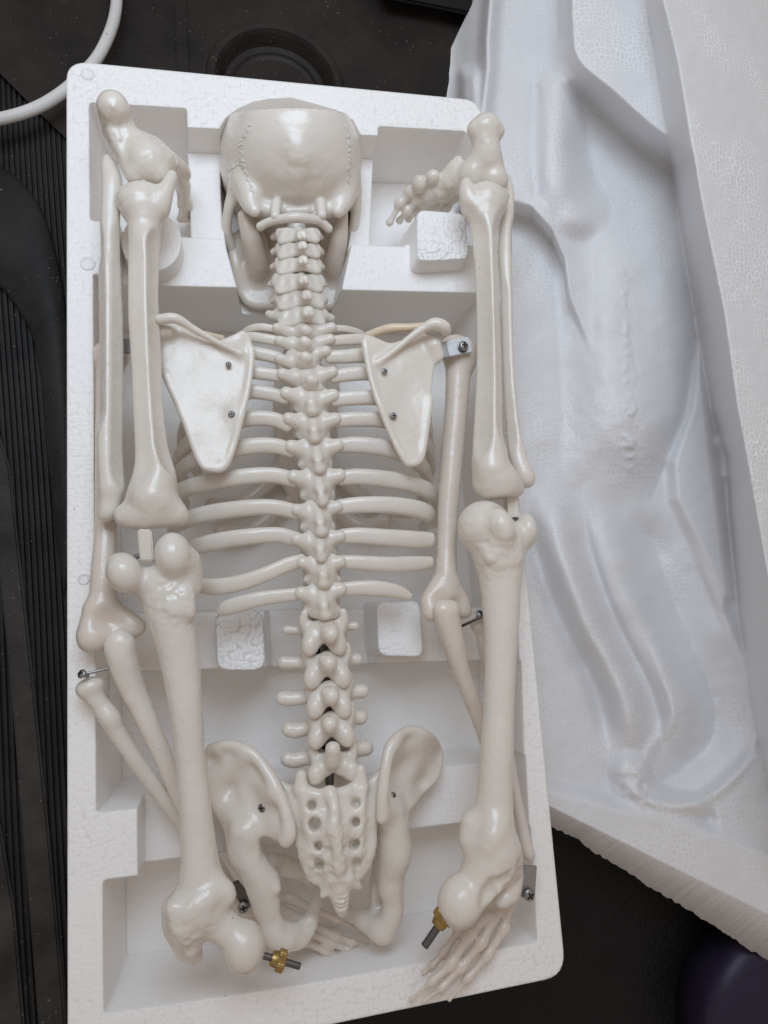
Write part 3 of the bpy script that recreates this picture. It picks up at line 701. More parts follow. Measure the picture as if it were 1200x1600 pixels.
    for e in bm.edges:
        if e.verts[0].index in ls and e.verts[1].index in ls and len(e.link_faces) == 2 and max(f.index for f in e.link_faces) >= (nS - 1) * (nT - 1): e.smooth = False
    bm.to_mesh(o.data); bm.free()
    tag(o, 'white moulded foam packing half with sculpted hollows, lying open right of the tray', 'foam packing')
lid()

# ------------------------------------------------------------------ the skeleton model lying face down
SK = empty('skeleton_model', Q(470, 800, -20), 'cream plastic skeleton model lying face down in the white foam tray', 'skeleton model')

# ---- skull
def skull():
    s = Solid(h=.62e-3, k=4e-3, rough=.16e-3, rscale=9e-3)
    s.ell(455, 262, -18, 109, 104, 135)
    s.ell(458, 250, -6, 96, 92, 112)
    s.ell(462, 290, -10, 88, 46, 86, k=9e-3)
    # plane through the sight line: the sawn edge of the skull cap
    top = Q(455, 176, 14); ray = top - CC; side = Q(560, 186, 10) - Q(350, 184, 10)
    n = np.cross(ray, side); n = n if n[1] > 0 else -n; n /= np.linalg.norm(n)
    s.half(Q(455, 177, 12), n + np.array([0, 0, -.10]), k=1.2e-3)
    # nuchal relief
    s.ell(463, 236, 27, 10, 16, 14, k=8e-3)
    s.chain([(465, 240, 22, 7), (463, 272, 18, 6), (462, 300, 9, 6)], k=9e-3); s.bumpy(440, 275, 25, 45, 1.0, 9); s.bumpy(490, 275, 25, 45, 1.0, 9)
    s.bumpy(465, 270, 25, 75, .5, 7); s.bumpy(462, 245, 30, 30, .5, 3.5)
    # mastoids, condyles, base
    for sx, pts in ((-1, [(383, 290, -4, 20), (390, 316, 2, 15), (398, 330, 4, 9)]), (1, [(538, 285, -4, 20), (537, 312, 2, 15), (528, 330, 4, 10)])): s.chain(pts, k=8e-3)
    s.chain([(395, 322, 0, 11), (430, 330, 0, 12), (500, 330, 0, 12), (532, 324, 0, 11)], k=3e-3)
    s.chain([(432, 318, 6, 8), (430, 338, 8, 7)], k=2e-3); s.chain([(501, 318, 6, 8), (503, 336, 8, 7)], k=2e-3)
    # zygomatic arches and face mass below
    s.chain([(368, 300, -8, 12), (357, 330, -14, 8), (355, 365, -24, 8), (370, 400, -36, 8), (392, 410, -46, 9)], k=3e-3)
    s.chain([(553, 300, -8, 12), (556, 328, -14, 8), (551, 362, -24, 8), (540, 395, -36, 8), (520, 408, -46, 9)], k=3e-3)
    s.ell(460, 345, -46, 70, 95, 60, k=6e-3)
    # temporal lines
    s.chain([(372, 262, -3, 5), (380, 285, 3, 5), (392, 305, 5, 5)], k=7e-3)
    o = s.build('skull', M['bone'], SK)
    # sutures: thin raised wandering seams
    zig = []
    for pl in ([(392, 195), (383, 212), (377, 232), (377, 252), (384, 268), (390, 285), (396, 303)], [(377, 256), (368, 258), (360, 266), (354, 262)], [(541, 195), (545, 215), (548, 240), (547, 262), (543, 285)]):
        C = catmull(np.array(pl, float), 7); rr = np.random.default_rng(len(pl)); C = C + rr.normal(0, 1.9, C.shape); zig.append(C)
    from mathutils.bvhtree import BVHTree
    off = Vector(ORG[o.name]); bv = BVHTree.FromPolygons([v.co + off for v in o.data.vertices], [p.vertices for p in o.data.polygons])
    c0 = Vector(CC)
    for C in zig:
        pts = []; su = Solid(h=.34e-3, k=.4e-3)
        for x, y in C:
            d = (Vector(Q(x, y, 0)) - c0).normalized(); h = bv.ray_cast(c0, d)
            if h[0] is not None and (not pts or (h[0] - Vector(pts[-1])).length < .008): pts.append(np.array(h[0]) - np.array(h[1]) * .0002)
        if len(pts) > 3: su.wchain(pts, [.00062 + .00022 * math.sin(i * 2.1) for i in range(len(pts))], n=2); su.build('suture', M['bone'], o)
    j = Solid(h=.75e-3, k=4e-3)
    j.chain([(380, 338, -8, 9), (392, 372, -14, 15), (402, 410, -26, 17), (404, 445, -42, 14), (428, 478, -58, 12), (465, 486, -62, 12)])
    j.chain([(535, 335, -8, 9), (530, 372, -14, 13), (522, 410, -26, 15), (520, 445, -42, 13), (500, 476, -58, 12), (465, 486, -62, 12)])
    j.chain([(398, 345, -20, 7), (412, 385, -30, 8), (410, 430, -42, 9)]); j.chain([(520, 345, -20, 7), (508, 385, -30, 8), (512, 430, -42, 9)])
    j.plate([(352, 372), (360, 420), (372, 462), (392, 482), (430, 486), (500, 486), (528, 482), (540, 450), (551, 400), (556, 360), (500, 340), (400, 345)], [(360, 400, -32), (400, 470, -39), (520, 470, -39), (548, 400, -32), (460, 420, -38), (460, 480, -40)], 3.0)
    j.build('jaw', M['bone_deep'], o)
skull()

# ---- spine
def vert(name, s): return s.build(name, M['bone'], SK)
# atlas with the odontoid block
s = Solid(h=.5e-3, k=2.5e-3)
s.chain([(407, 354, 2, 7), (420, 347, 5, 6.5), (440, 342, 8, 7), (462, 340, 10, 8), (486, 342, 8, 7), (502, 347, 5, 6.5), (513, 357, 2, 7)])
s.chain([(434, 342, 0, 9), (430, 330, 2, 8)]); s.chain([(492, 342, 0, 9), (496, 328, 2, 8)])
vert('atlas_vertebra', s)
s = Solid(h=.5e-3, k=3e-3); s.chain([(450, 331, 2, 9.5), (478, 330, 2, 9.5)]); s.chain([(463, 340, -6, 16), (464, 470, -12, 16)]); vert('odontoid_block', s)
# cervical: (left x, right x, top y, bottom y, tip x, tip y)
CV = [(432, 499, 356, 377, 471, 358, 1.0), (432, 500, 379, 401, 472, 374, .85), (431, 501, 402, 425, 473, 397, .9), (428, 504, 427, 454, 474, 428, 1.0), (432, 506, 453, 480, 479, 452, 1.05), (433, 508, 478, 506, 481, 478, 1.25)]
for i, (x0, x1, y0, y1, tx, ty, tk) in enumerate(CV):
    y1 = y1 + 5; y0 = y0 - 1
    s = Solid(h=.48e-3, k=2.2e-3, rough=.10e-3, rscale=3e-3); xm = tx - 4; hh = (y1 - y0) / 2; ym = (y0 + y1) / 2
    # sloping laminae: two plates meeting in a roof
    s.plate([(x0, y0 + 1), (x0 + 14, y0 - 1), (xm - 4, y0 + 1), (xm + 4, y0), (xm + 4, y0 + hh + 3), (xm - 10, y1 - 3), (xm - 22, y1 + 1), (x0 + 2, y1)], [(x0, ym, 4), (x0 + 15, ym, 9), (xm - 10, ym, 12), (xm + 4, ym - 3, 16)], 1.6, smooth=3, edge=1.5)
    s.plate([(xm - 2, y0), (xm + 10, y0 + 1), (x1 - 12, y0 - 1), (x1 - 2, y0 + 5), (x1 + 1, y1 - 4), (x1 - 6, y1 + 1), (xm + 22, y1), (xm + 8, y1 - 4), (xm - 2, y0 + hh + 3)], [(x1, ym, 3), (x1 - 14, ym, 8), (xm + 10, ym, 12), (xm - 2, ym - 3, 16)], 1.6, smooth=3, edge=1.5)
    s.chain([(x0 + 9, ym, 2, hh * .85), (x0 + 20, ym, 4, hh * .85)]); s.chain([(x1 - 9, ym, 2, hh * .85), (x1 - 20, ym, 4, hh * .85)])
    s.chain([(xm + 1, y0 + hh, 14, 6 * tk), (tx, ty + 8, 19, 6.4 * tk)]); s.chain([(tx - 3, ty + 9, 20, 5 * tk), (tx - 3, ty + 13, 21, 4.6 * tk)], k=1.2e-3); s.chain([(tx + 4, ty + 8, 20, 5 * tk), (tx + 5, ty + 13, 20, 4.6 * tk)], k=1.2e-3)
    if i < 5:
        s.chain([(x0 + 5, ym - 3, -2, 7), (x0 - 5, ym + 2, -5, 5)]); s.chain([(x1 - 5, ym - 3, -2, 7), (x1 + 2, ym + 2, -6, 5)])
    else:
        s.chain([(x0 + 10, ym, 2, 10), (x0 - 4, ym + 1, 1, 9), (x0 - 13, ym - 3, 0, 6)]); s.chain([(x1 - 10, ym, 2, 9), (x1 + 4, ym + 4, 0, 9), (x1 + 9, ym + 4, -1, 7)])
    vert('cervical_vertebra', s)

# thoracic: left TP tip, right TP tip, spinous tip, lamina bottom y
TV = [((428, 513), (523, 512), (478, 511), 531), ((432, 533), (521, 530), (477, 529), 552), ((432, 561), (514, 549), (478, 553), 577), ((436, 585), (524, 582), (486, 588), 612),
      ((442, 615), (525, 618), (489, 646), 648), ((446, 655), (528, 655), (493, 690), 690), ((450, 698), (532, 696), (500, 738), 738), ((454, 745), (535, 743), (505, 790), 786),
      ((459, 797), (531, 792), (503, 836), 836), ((459, 843), (536, 838), (503, 878), 872), ((468, 879), (536, 878), (507, 916), 918), ((466, 927), (536, 921), (509, 966), 966)]
for i, (l, r, t, yb) in enumerate(TV):
    s = Solid(h=.5e-3, k=2.6e-3, rough=.14e-3, rscale=3e-3)
    ny = TV[i + 1][0][1] if i < 11 else 983; g = max(0.0, (i - 3) / 8.0) if i > 3 else 0.0
    xm = (l[0] + r[0]) / 2 + (1 if i < 4 else 2); yt = (l[1] + r[1]) / 2; rr = [9, 9, 9.5, 10.5, 11.5, 11.5, 12, 12, 11, 11, 11, 12][i]
    ztp = 9; hb = yb - yt
    # transverse processes: broad at the root, blunt at the tip
    s.chain([(xm - 8, yt + 8, 6, 15), (l[0] + 20, l[1] + 5, ztp - 1, rr * 1.08), (l[0] + 6, l[1], ztp + 1, rr * .92), (l[0] + 5, l[1], ztp + 1, rr * .86)], k=3e-3); s.chain([(xm + 8, yt + 8, 6, 15), (r[0] - 20, r[1] + 5, ztp - 1, rr * 1.08), (r[0] - 6, r[1], ztp + 1, rr * .92), (r[0] - 5, r[1], ztp + 1, rr * .86)], k=3e-3)
    # shield of laminae falling either side of the ridge
    wl, wr = xm - l[0] - 10, r[0] - xm - 10
    tipx = t[0]; rx = lambda y: xm + (tipx - xm) * (y - yt) / max(8, t[1] - yt)
    w2 = 27 if i < 10 else 29
    sh = [(xm - 17, yt - 14), (xm + 17, yt - 14), (r[0] - 14, yt - 5), (r[0] - 14, yt + hb * .3), (xm + w2, yt + hb * .6), (xm + w2 - 1, yb - 4), (rx(yb) + 10, yb + 2), (rx(yb) - 8, yb + 3), (xm - w2, yb - 6), (xm - w2 - 1, yt + hb * .6), (l[0] + 14, yt + hb * .3), (l[0] + 14, yt - 4)]
    zc = [(xm - w2, yt + hb * .5, 5), (xm + w2, yt + hb * .5, 5), (xm, yt - 8, 10), (rx(yt + hb * .5), yt + hb * .5, 14.5), (rx(yb), yb - 4, 14 if i > 3 else 11), (xm - w2 + 4, yb - 6, 4), (xm + w2 - 4, yb - 6, 4)]
    s.plate(sh, zc, 2.2, smooth=3, edge=1.9)
    # spinous ridge and tip
    if i < 4:
        s.chain([(xm - 2, yt + 2, 11, 8), (tipx - 3, (t[1] + yb) / 2, 14, 8.0), (tipx, t[1] + 6, 17, 7.5)], k=4e-3)
        s.chain([(tipx - 2, t[1] + 4, 17, 7), (tipx + 4, t[1] + 7, 17, 6)], k=2e-3)
    else:
        s.chain([(xm, yt - 4, 11, 3.2), (rx(yt + hb * .4), yt + hb * .4, 16, 3.2), (rx(t[1] - 18), t[1] - 18, 17.5, 4.2), (tipx - 1, t[1] - 5, 16.5, 5.2)], k=5e-3)
    # body behind
    s.chain([(xm - 14, yt, -2, 15), (xm + 14, yt, -2, 15)]); s.chain([(xm - 10, yt, -10, 22), (xm - 8, yt + max(hb, 22), -10, 22)]); s.chain([(xm + 8, yt, -10, 20), (xm + 8, yt + max(hb, 22), -10, 20)])
    vert('thoracic_vertebra', s)
# lumbar: left TP, right TP, spinous tip, left lobe, right lobe
LV = [((441, 984), (561, 978), (517, 1001), (484, 1018), (528, 1017)), ((434, 1035), (566, 1030), (514, 1046), (487, 1070), (535, 1068)), ((431, 1091), (576, 1080), (518, 1097), (492, 1116), (536, 1115)),
      ((441, 1140), (574, 1121), (515, 1141), (494, 1164), (541, 1160)), ((439, 1186), (583, 1169), (520, 1181), (493, 1220), (549, 1214))]
for i, (l, r, t, a, b) in enumerate(LV):
    s = Solid(h=.52e-3, k=2.6e-3, rough=.14e-3, rscale=3.5e-3)
    xm = (a[0] + b[0]) / 2 - 1; y0 = a[1] - (52 if i < 4 else 48); yt = (l[1] + r[1]) / 2; rt = [7.5, 10.5, 11.5, 12, 12.5][i]
    # laminae: shield that forks into the two lower facets
    s.plate([(xm - 26, y0 + 4), (xm, y0 + 6), (xm + 27, y0 + 2), (xm + 29, y0 + 22), (b[0] + 12, b[1] - 8), (b[0] + 5, b[1] + 4), (b[0] - 8, b[1] - 2), (xm + 9, a[1] - 8), (xm + 1, a[1] - 12), (xm - 7, a[1] - 7), (a[0] + 9, a[1] - 2), (a[0] - 4, a[1] + 4), (a[0] - 10, a[1] - 8), (xm - 27, y0 + 24)],
            [(xm - 26, y0 + 10, 4), (xm + 27, y0 + 10, 4), (xm, y0 + 12, 10), (xm, y0 + 26, 11), (a[0], a[1], 10), (b[0], b[1], 10), (xm - 24, a[1] - 20, 6), (xm + 24, b[1] - 20, 6)], 2.1, smooth=3, edge=1.8)
    s.chain([(xm - 16, y0 + 20, 7, 10), (a[0] + 1, a[1] - 14, 10, 12), (a[0], a[1] - 6, 10, 10.5)], k=4e-3); s.chain([(xm + 16, y0 + 20, 7, 10), (b[0] - 1, b[1] - 14, 10, 12.5), (b[0], b[1] - 6, 10, 11)], k=4e-3)
    # upper facets reaching up beside the vertebra above
    s.chain([(xm - 26, y0 + 20, 4, 8), (xm - 31, y0 + 4, 6, 7.5), (xm - 29, y0 - 8, 7, 6)]); s.chain([(xm + 27, y0 + 20, 4, 8), (xm + 32, y0 + 2, 6, 7.5), (xm + 31, y0 - 10, 7, 6)])
    # spinous process
    sx = t[0]
    s.chain([(xm + 1, y0 + 8, 9, 9), (sx - 1, y0 + 18, 14, 11), (sx, t[1] - 10, 18, 12), (sx, t[1] - 6, 18, 10.5)], k=3.5e-3)
    if i < 3: s.chain([(sx - 8, t[1] - 14, 16, 8), (sx - 7, t[1] - 4, 16, 6)], k=2e-3)
    # transverse processes
    s.chain([(xm - 20, yt + 2, 0, 10), (l[0] + 24, l[1] + 1, -2, rt * 1.0), (l[0] + rt * .9, l[1], -2, rt * .95)], k=4e-3); s.chain([(xm + 20, yt + 2, 0, 10), (r[0] - 22, r[1] + 1, -2, rt * 1.0), (r[0] - rt * .9, r[1], -2, rt * .95)], k=4e-3)
    s.chain([(xm - 16, y0 + 14, -20, 22), (xm - 14, y0 + 30, -20, 20)]); s.chain([(xm + 16, y0 + 14, -20, 22), (xm + 16, y0 + 30, -20, 20)])
    s.chain([(xm - 24, y0 + 18, -6, 11), (xm - 22, y0 + 18, -18, 12)]); s.chain([(xm + 25, y0 + 18, -6, 11), (xm + 23, y0 + 18, -18, 12)])
    vert('lumbar_vertebra', s)
W = [Q(x, y, z) for x, y, z in [(478, 480, 3), (484, 640, 2), (493, 780, 1), (503, 930, -1), (510, 1060, -1), (515, 1150, 0), (515, 1222, 2)]]
sweep(W, [.0024] * 7, [.0024] * 7, 'spine_rod', M['steel_dark'], SK, axial=(1, 0, 0), power=2)
sweep([p + np.array([0, 0, -.007]) for p in W[:-1]] + [W[-1] + np.array([0, .004, -.006])], [.0042] * 7, [.002] * 7, 'spine_gap_shade', M['black'], SK, axial=(1, 0, 0), power=2)  # added black strip: paints the dark of the gaps between vertebrae

# ---- ribs: points x, y, z, half height px; they carry on round towards the breastbone
RL = [[(430, 514, 8, 6), (405, 511, 6, 6), (385, 517, 0, 6), (372, 530, -10, 6)],
      [(434, 533, 8, 8), (412, 529, 7, 8), (385, 528, 3, 8), (350, 545, -8, 8), (330, 580, -22, 8)],
      [(436, 560, 8, 10), (412, 554, 8, 10), (380, 552, 5, 10), (330, 570, -6, 10), (300, 600, -22, 10), (300, 640, -40, 9)],
      [(440, 588, 8, 10), (412, 584, 9, 10), (380, 583, 7, 10.5), (330, 598, -2, 11), (296, 630, -18, 11), (290, 670, -38, 10)],
      [(446, 622, 8, 11), (418, 615, 9, 11), (385, 613, 8, 11.5), (335, 628, 0, 12), (296, 655, -14, 12), (284, 695, -34, 11), (310, 740, -52, 9)],
      [(450, 665, 8, 11.5), (425, 655, 9, 12), (385, 655, 8, 12.5), (335, 670, 1, 12.5), (295, 692, -12, 12.5), (278, 725, -30, 12), (295, 765, -50, 9)],
      [(456, 704, 8, 12), (430, 697, 9, 12.5), (395, 697, 8.5, 13), (345, 707, 3, 13), (300, 722, -10, 13), (276, 748, -28, 12), (290, 790, -50, 10)],
      [(460, 750, 8, 12), (430, 743, 9, 12.5), (390, 744, 8.5, 13), (335, 752, 3, 13), (295, 762, -8, 13.5), (268, 780, -24, 13), (280, 815, -46, 10)],
      [(464, 800, 8, 12), (430, 793, 9, 12.5), (395, 793, 8.5, 13), (345, 799, 3, 13.5), (300, 809, -7, 13.5), (270, 826, -22, 13), (276, 850, -40, 11)],
      [(464, 843, 8, 12), (435, 836, 9, 12.5), (395, 838, 8.5, 13), (350, 844, 4, 13.5), (312, 853, -4, 13.5), (280, 866, -18, 12)],
      [(472, 876, 8, 11), (450, 882, 9, 11.5), (418, 896, 8.5, 12), (375, 911, 5, 13), (335, 917, 0, 13.5), (308, 914, -6, 12)],
      [(468, 928, 8, 10.5), (440, 931, 8, 11), (405, 936, 8, 12), (370, 945, 5, 13), (352, 951, 3, 12), (344, 956, 2, 8)]]
RG = [[(520, 513, 8, 5.5), (540, 514, 6, 5.5), (560, 520, 1, 6), (580, 532, -8, 6)],
      [(519, 533, 8, 8), (540, 531, 7, 8.5), (570, 532, 4, 9), (610, 545, -6, 9), (640, 575, -22, 8)],
      [(514, 558, 8, 10), (540, 557, 8, 11), (572, 557, 6, 11.5), (620, 572, -4, 11), (655, 605, -22, 10), (650, 640, -42, 9)],
      [(520, 589, 8, 10.5), (545, 585, 8.5, 11), (580, 584, 7, 11.5), (630, 598, -2, 11.5), (665, 630, -18, 11), (668, 670, -38, 10)],
      [(522, 625, 8, 11), (550, 622, 9, 11.5), (590, 622, 8, 12), (630, 634, 1, 12), (665, 660, -14, 12), (672, 700, -34, 11)],
      [(526, 657, 8, 11.5), (555, 655, 9, 12), (600, 657, 8, 12.5), (640, 672, 0, 12.5), (668, 697, -14, 12), (674, 735, -34, 11)],
      [(532, 696, 8, 12), (560, 695, 9, 13), (600, 700, 8, 13.5), (640, 714, 1, 13.5), (664, 735, -12, 13), (668, 768, -32, 11), (645, 800, -50, 9)],
      [(532, 747, 8, 12), (560, 745, 9, 13), (605, 749, 8, 13.5), (645, 757, 3, 13.5), (672, 770, -7, 14), (682, 792, -22, 12), (660, 826, -46, 10)],
      [(530, 792, 8, 12), (560, 789, 9, 13), (605, 789, 8, 13.5), (645, 794, 3, 14), (668, 802, -4, 14), (678, 815, -16, 12)],
      [(534, 838, 8, 12), (560, 837, 9, 13), (605, 840, 8, 13.5), (645, 843, 4, 14), (672, 844, -1, 13)],
      [(534, 878, 8, 11), (560, 879, 9, 11.5), (605, 882, 8, 12.5), (645, 881, 4, 12.5), (672, 879, 0, 10)],
      [(532, 921, 8, 11), (560, 919, 8.5, 12), (592, 920, 8, 13), (622, 925, 5, 11), (640, 932, 3, 6)]]
for side in (RL, RG):
    for i, rb in enumerate(side):
        Wp = [Q(*p[:3]) for p in rb]; hw = [RR(p[3], q) for p, q in zip(rb, Wp)]
        if 1 < i < 7:
            inw = 1 if side is RL else -1
        ht = [h * (.62 if i > 1 else .5) for h in hw]
        ht[0] *= 1.1
        sweep(Wp, hw, ht, 'rib', M['bone'], SK, axial=(0, 1, .25), n=7, seg=14, power=2.3)
s = Solid(h=.9e-3, k=5e-3); s.plate([(430, 560), (520, 558), (530, 640), (515, 760), (480, 800), (440, 760), (425, 650)], [(470, 560, -52), (470, 700, -60), (480, 800, -60)], 3.0); 
for a, b in (((440, 790), (345, 830)), ((520, 790), (600, 815)), ((435, 740), (330, 790)), ((525, 740), (640, 800))): s.chain([(*a, -60, 12), ((a[0] + b[0]) / 2, (a[1] + b[1]) / 2 + 18, -58, 13), (*b, -50, 11)])
s.build('breastbone', M['bone_deep'], SK)

# ---- shoulder blades
def scapula(poly, zc, ridge, extra, screws):
    s = Solid(h=.6e-3, k=3.5e-3, rough=.2e-3, rscale=7e-3); s.plate(poly, zc, 1.3, smooth=3, edge=1.2)
    for c in ridge: s.chain(c, k=4.5e-3)
    for c in extra: s.chain(c, k=3e-3)
    o = s.build('scapula', M['bone'], SK)
    for x, y, z, r, t in screws: screw(x, y, z, r, o, axis=(0, 0, 1), turn=t)
scapula([(250, 512), (268, 503), (300, 520), (335, 533), (360, 525), (379, 516), (391, 527), (396, 552), (391, 600), (376, 665), (361, 718), (347, 734), (325, 735), (311, 724), (296, 684), (277, 635), (256, 587), (249, 560)],
        [(390, 540, 17), (380, 650, 18), (340, 730, 17), (330, 640, 14.5), (290, 560, 13), (255, 550, 12), (300, 680, 16), (350, 560, 14.5), (370, 530, 13)],
        [[(250, 499, 24, 8), (275, 498, 25, 8), (303, 514, 22, 5.5), (338, 534, 19.5, 4.5), (375, 552, 17.5, 3)], [(248, 520, 16, 11), (262, 518, 17, 9)]],
        [[(394, 548, 16.6, 3), (388, 602, 17, 3.2), (373, 668, 17.4, 3.2), (352, 729, 16.6, 3.2), (330, 732, 16.6, 3.2), (312, 720, 16, 3), (282, 640, 14, 4.5), (260, 588, 12.6, 4.5)]],
        [(357, 569.5, 18.2, 4.6, .2), (362, 647.5, 18.6, 5.6, .5)])
scapula([(570, 522), (588, 529), (610, 536), (630, 530), (655, 519), (672, 526), (681, 537), (687, 556), (679, 572), (674, 619), (663, 702), (657, 722), (643, 728), (629, 720), (605, 670), (586, 619), (573, 568), (566, 533)],
        [(572, 540, 17), (590, 640, 17), (640, 722, 17), (640, 620, 13.5), (675, 570, 12), (625, 560, 14.5), (660, 690, 15), (655, 530, 13)],
        [[(590, 567, 17, 3), (612, 551, 18.5, 4.5), (638, 530, 20, 5.5), (660, 514, 22, 7), (678, 506, 24, 9), (693, 510, 24, 9.5), (697, 517, 22, 8)], [(679, 540, 15, 10), (684, 556, 13, 9)]],
        [[(569, 535, 16.6, 3), (576, 575, 16.6, 3.2), (589, 622, 16.6, 3.2), (609, 672, 17, 3.2), (633, 719, 16.6, 3.2), (650, 723, 16.6, 3.2), (661, 702, 15, 4), (672, 625, 13.4, 5)]],
        [(601, 580, 18.2, 4.6, .9), (614.5, 650, 18.6, 5.6, .3)])
s = Solid(h=.6e-3, k=2e-3); s.chain([(575, 524, 0, 6), (595, 517, 4, 7), (613, 513, 7, 7.5), (640, 512, 9, 6.5), (668, 510, 12, 7)]); s.build('clavicle', M['clav'], SK)
s = Solid(h=.6e-3, k=2e-3); s.chain([(252, 512, 8, 8), (300, 520, 2, 7), (345, 530, -8, 7)]); s.build('clavicle', M['clav'], SK)

# ---- arms
def arm_left():
    s = Solid(h=.7e-3, k=5e-3, rough=.22e-3, rscale=8e-3)
    s.chain([(172, 560, -6, 24), (170, 590, -6, 21), (167, 650, -3, 17.5), (166, 740, 1, 16.5), (166, 815, 5, 16.5), (163, 870, 8, 18), (162, 910, 9, 20), (160, 945, 10, 20)])
    s.ell(173, 556, -4, 26, 20, 22)
    s.chain([(150, 955, 10, 20), (144, 985, 11, 20), (146, 997, 11, 20)]); s.chain([(146, 996, 11, 21), (172, 990, 10, 16), (202, 985, 9, 14), (214, 980, 8, 11)]); s.chain([(170, 950, 9, 16), (200, 968, 9, 14), (214, 979, 8, 10)])
    s.ell(164, 966, 19, 17, 15, 12, k=4e-3, sub=True)
    o = s.build('humerus', M['bone_deep'], SK)
    strap([(190, 540, 8), (205, 540, 9)], 23, .0012, 'bracket', M['steel'], o, (0, 1))
    s = Solid(h=.7e-3, k=4e-3, rough=.18e-3, rscale=6e-3)
    s.chain([(184, 1008, 12, 20), (190, 1022, 13, 22), (200, 1055, 10, 20), (212, 1085, 7, 18), (232, 1130, 4, 16.5), (254, 1180, 0, 14.5), (292, 1270, -8, 12.5), (345, 1365, -16, 12), (362, 1392, -18, 13)])
    s.chain([(188, 1000, 15, 15), (196, 1003, 15, 13)]); s.chain([(178, 1010, 13, 10), (188, 1050, 12, 8), (205, 1090, 9, 6)])
    s.build('ulna', M['bone'], SK)
    s = Solid(h=.7e-3, k=4e-3, rough=.18e-3, rscale=6e-3)
    s.chain([(141, 1078, 9, 17), (147, 1088, 9, 15), (158, 1103, 8, 14.5), (172, 1122, 8, 16), (182, 1142, 6, 13.5), (210, 1185, 2, 12), (240, 1226, -3, 11.5), (278, 1280, -10, 11), (345, 1372, -20, 13), (370, 1405, -23, 15)])
    s.ell(141, 1072, 10, 20, 12, 18, rot=-15)
    o = s.build('radius', M['bone'], SK)
    W = [Q(124, 1055, 16), Q(150, 1049, 15), Q(182, 1041, 12)]; sweep(W, [.0007] * 3, [.0007] * 3, 'elbow_pin', M['steel'], o, axial=(0, 0, 1))
    screw(128, 1053, 17.5, 7.5, o, axis=(-.55, .4, .7))
    strap([(364, 1380, -7), (383, 1406, -9), (388, 1420, -10)], 19, .0012, 'bracket', M['steel_dark'], o, (19, -11)); screw(380, 1418, -8, 9, o, axis=(.1, 0, 1))
arm_left()
def arm_right():
    s = Solid(h=.7e-3, k=5e-3, rough=.22e-3, rscale=8e-3)
    s.chain([(717, 556, 4, 24), (716, 585, 3, 20), (713, 640, 2, 18), (706, 720, 1, 17.5), (700, 800, 1, 16.5), (698, 860, 2, 15.5), (697, 900, 3, 18), (695, 925, 3, 20)])
    s.ell(716, 548, 4, 28, 21, 22); s.ell(728, 560, 4, 15, 22, 18); s.ell(707, 538, 2, 16, 12, 15)
    s.chain([(683, 915, 3, 12), (671, 937, 4, 14), (673, 955, 5, 13)]); s.chain([(708, 915, 3, 13), (722, 938, 3, 12), (725, 953, 2, 10)]); s.chain([(674, 957, 4, 12), (700, 955, 2, 13), (724, 955, 2, 9)])
    s.ell(693, 935, 14, 12, 12, 12, k=4e-3, sub=True)
    o = s.build('humerus', M['bone_deep'], SK)
    strap([(681, 556, 7), (686, 549, 13), (700, 545, 16), (735, 538, 17)], 25, .0014, 'bracket', M['steel_bright'], o, (.25, 1)); screw(724.5, 540.5, 18.5, 8, o, axis=(.15, 0, 1), turn=.2)
    s = Solid(h=.7e-3, k=4e-3, rough=.18e-3, rscale=6e-3)
    s.chain([(694, 957, 10, 17), (697, 970, 10, 17), (706, 1000, 9, 16), (716, 1035, 7, 15), (730, 1075, 4, 13.5), (745, 1115, 1, 12), (768, 1180, -4, 11), (800, 1270, -4, 10)])
    s.chain([(690, 952, 11, 12), (706, 950, 11, 12)]); s.chain([(709, 955, 12, 6), (716, 985, 11, 5), (722, 1020, 9, 4)])
    s.build('ulna', M['bone_deep'], SK)
    s = Solid(h=.7e-3, k=4e-3)
    s.chain([(749, 979, 2, 11), (752, 992, 1, 9), (757, 1015, 0, 10), (766, 1060, -2, 10), (785, 1130, -2, 9), (799, 1205, 1, 8), (808, 1250, 4, 8), (818, 1300, 6, 9), (824, 1328, 7, 10), (827, 1336, 7, 9)])
    s.ell(748, 974, 2, 12, 9, 12)
    o = s.build('radius', M['bone_deep'], SK)
    W = [Q(722, 978, 4), Q(742, 969, 9), Q(756, 962, 12)]; sweep(W, [.0008] * 3, [.0008] * 3, 'elbow_pin', M['steel_dark'], o, axial=(0, 0, 1)); screw(750, 959, 13, 6.5, o, axis=(.1, .5, .8))
    strap([(829, 1352, 11), (826, 1396, 12.5), (825, 1404, 12)], 21, .0013, 'bracket', M['steel_bright'], o, (1, .08)); screw(827, 1398.5, 14, 9.5, o, axis=(.1, -.1, 1), turn=.8)
arm_right()

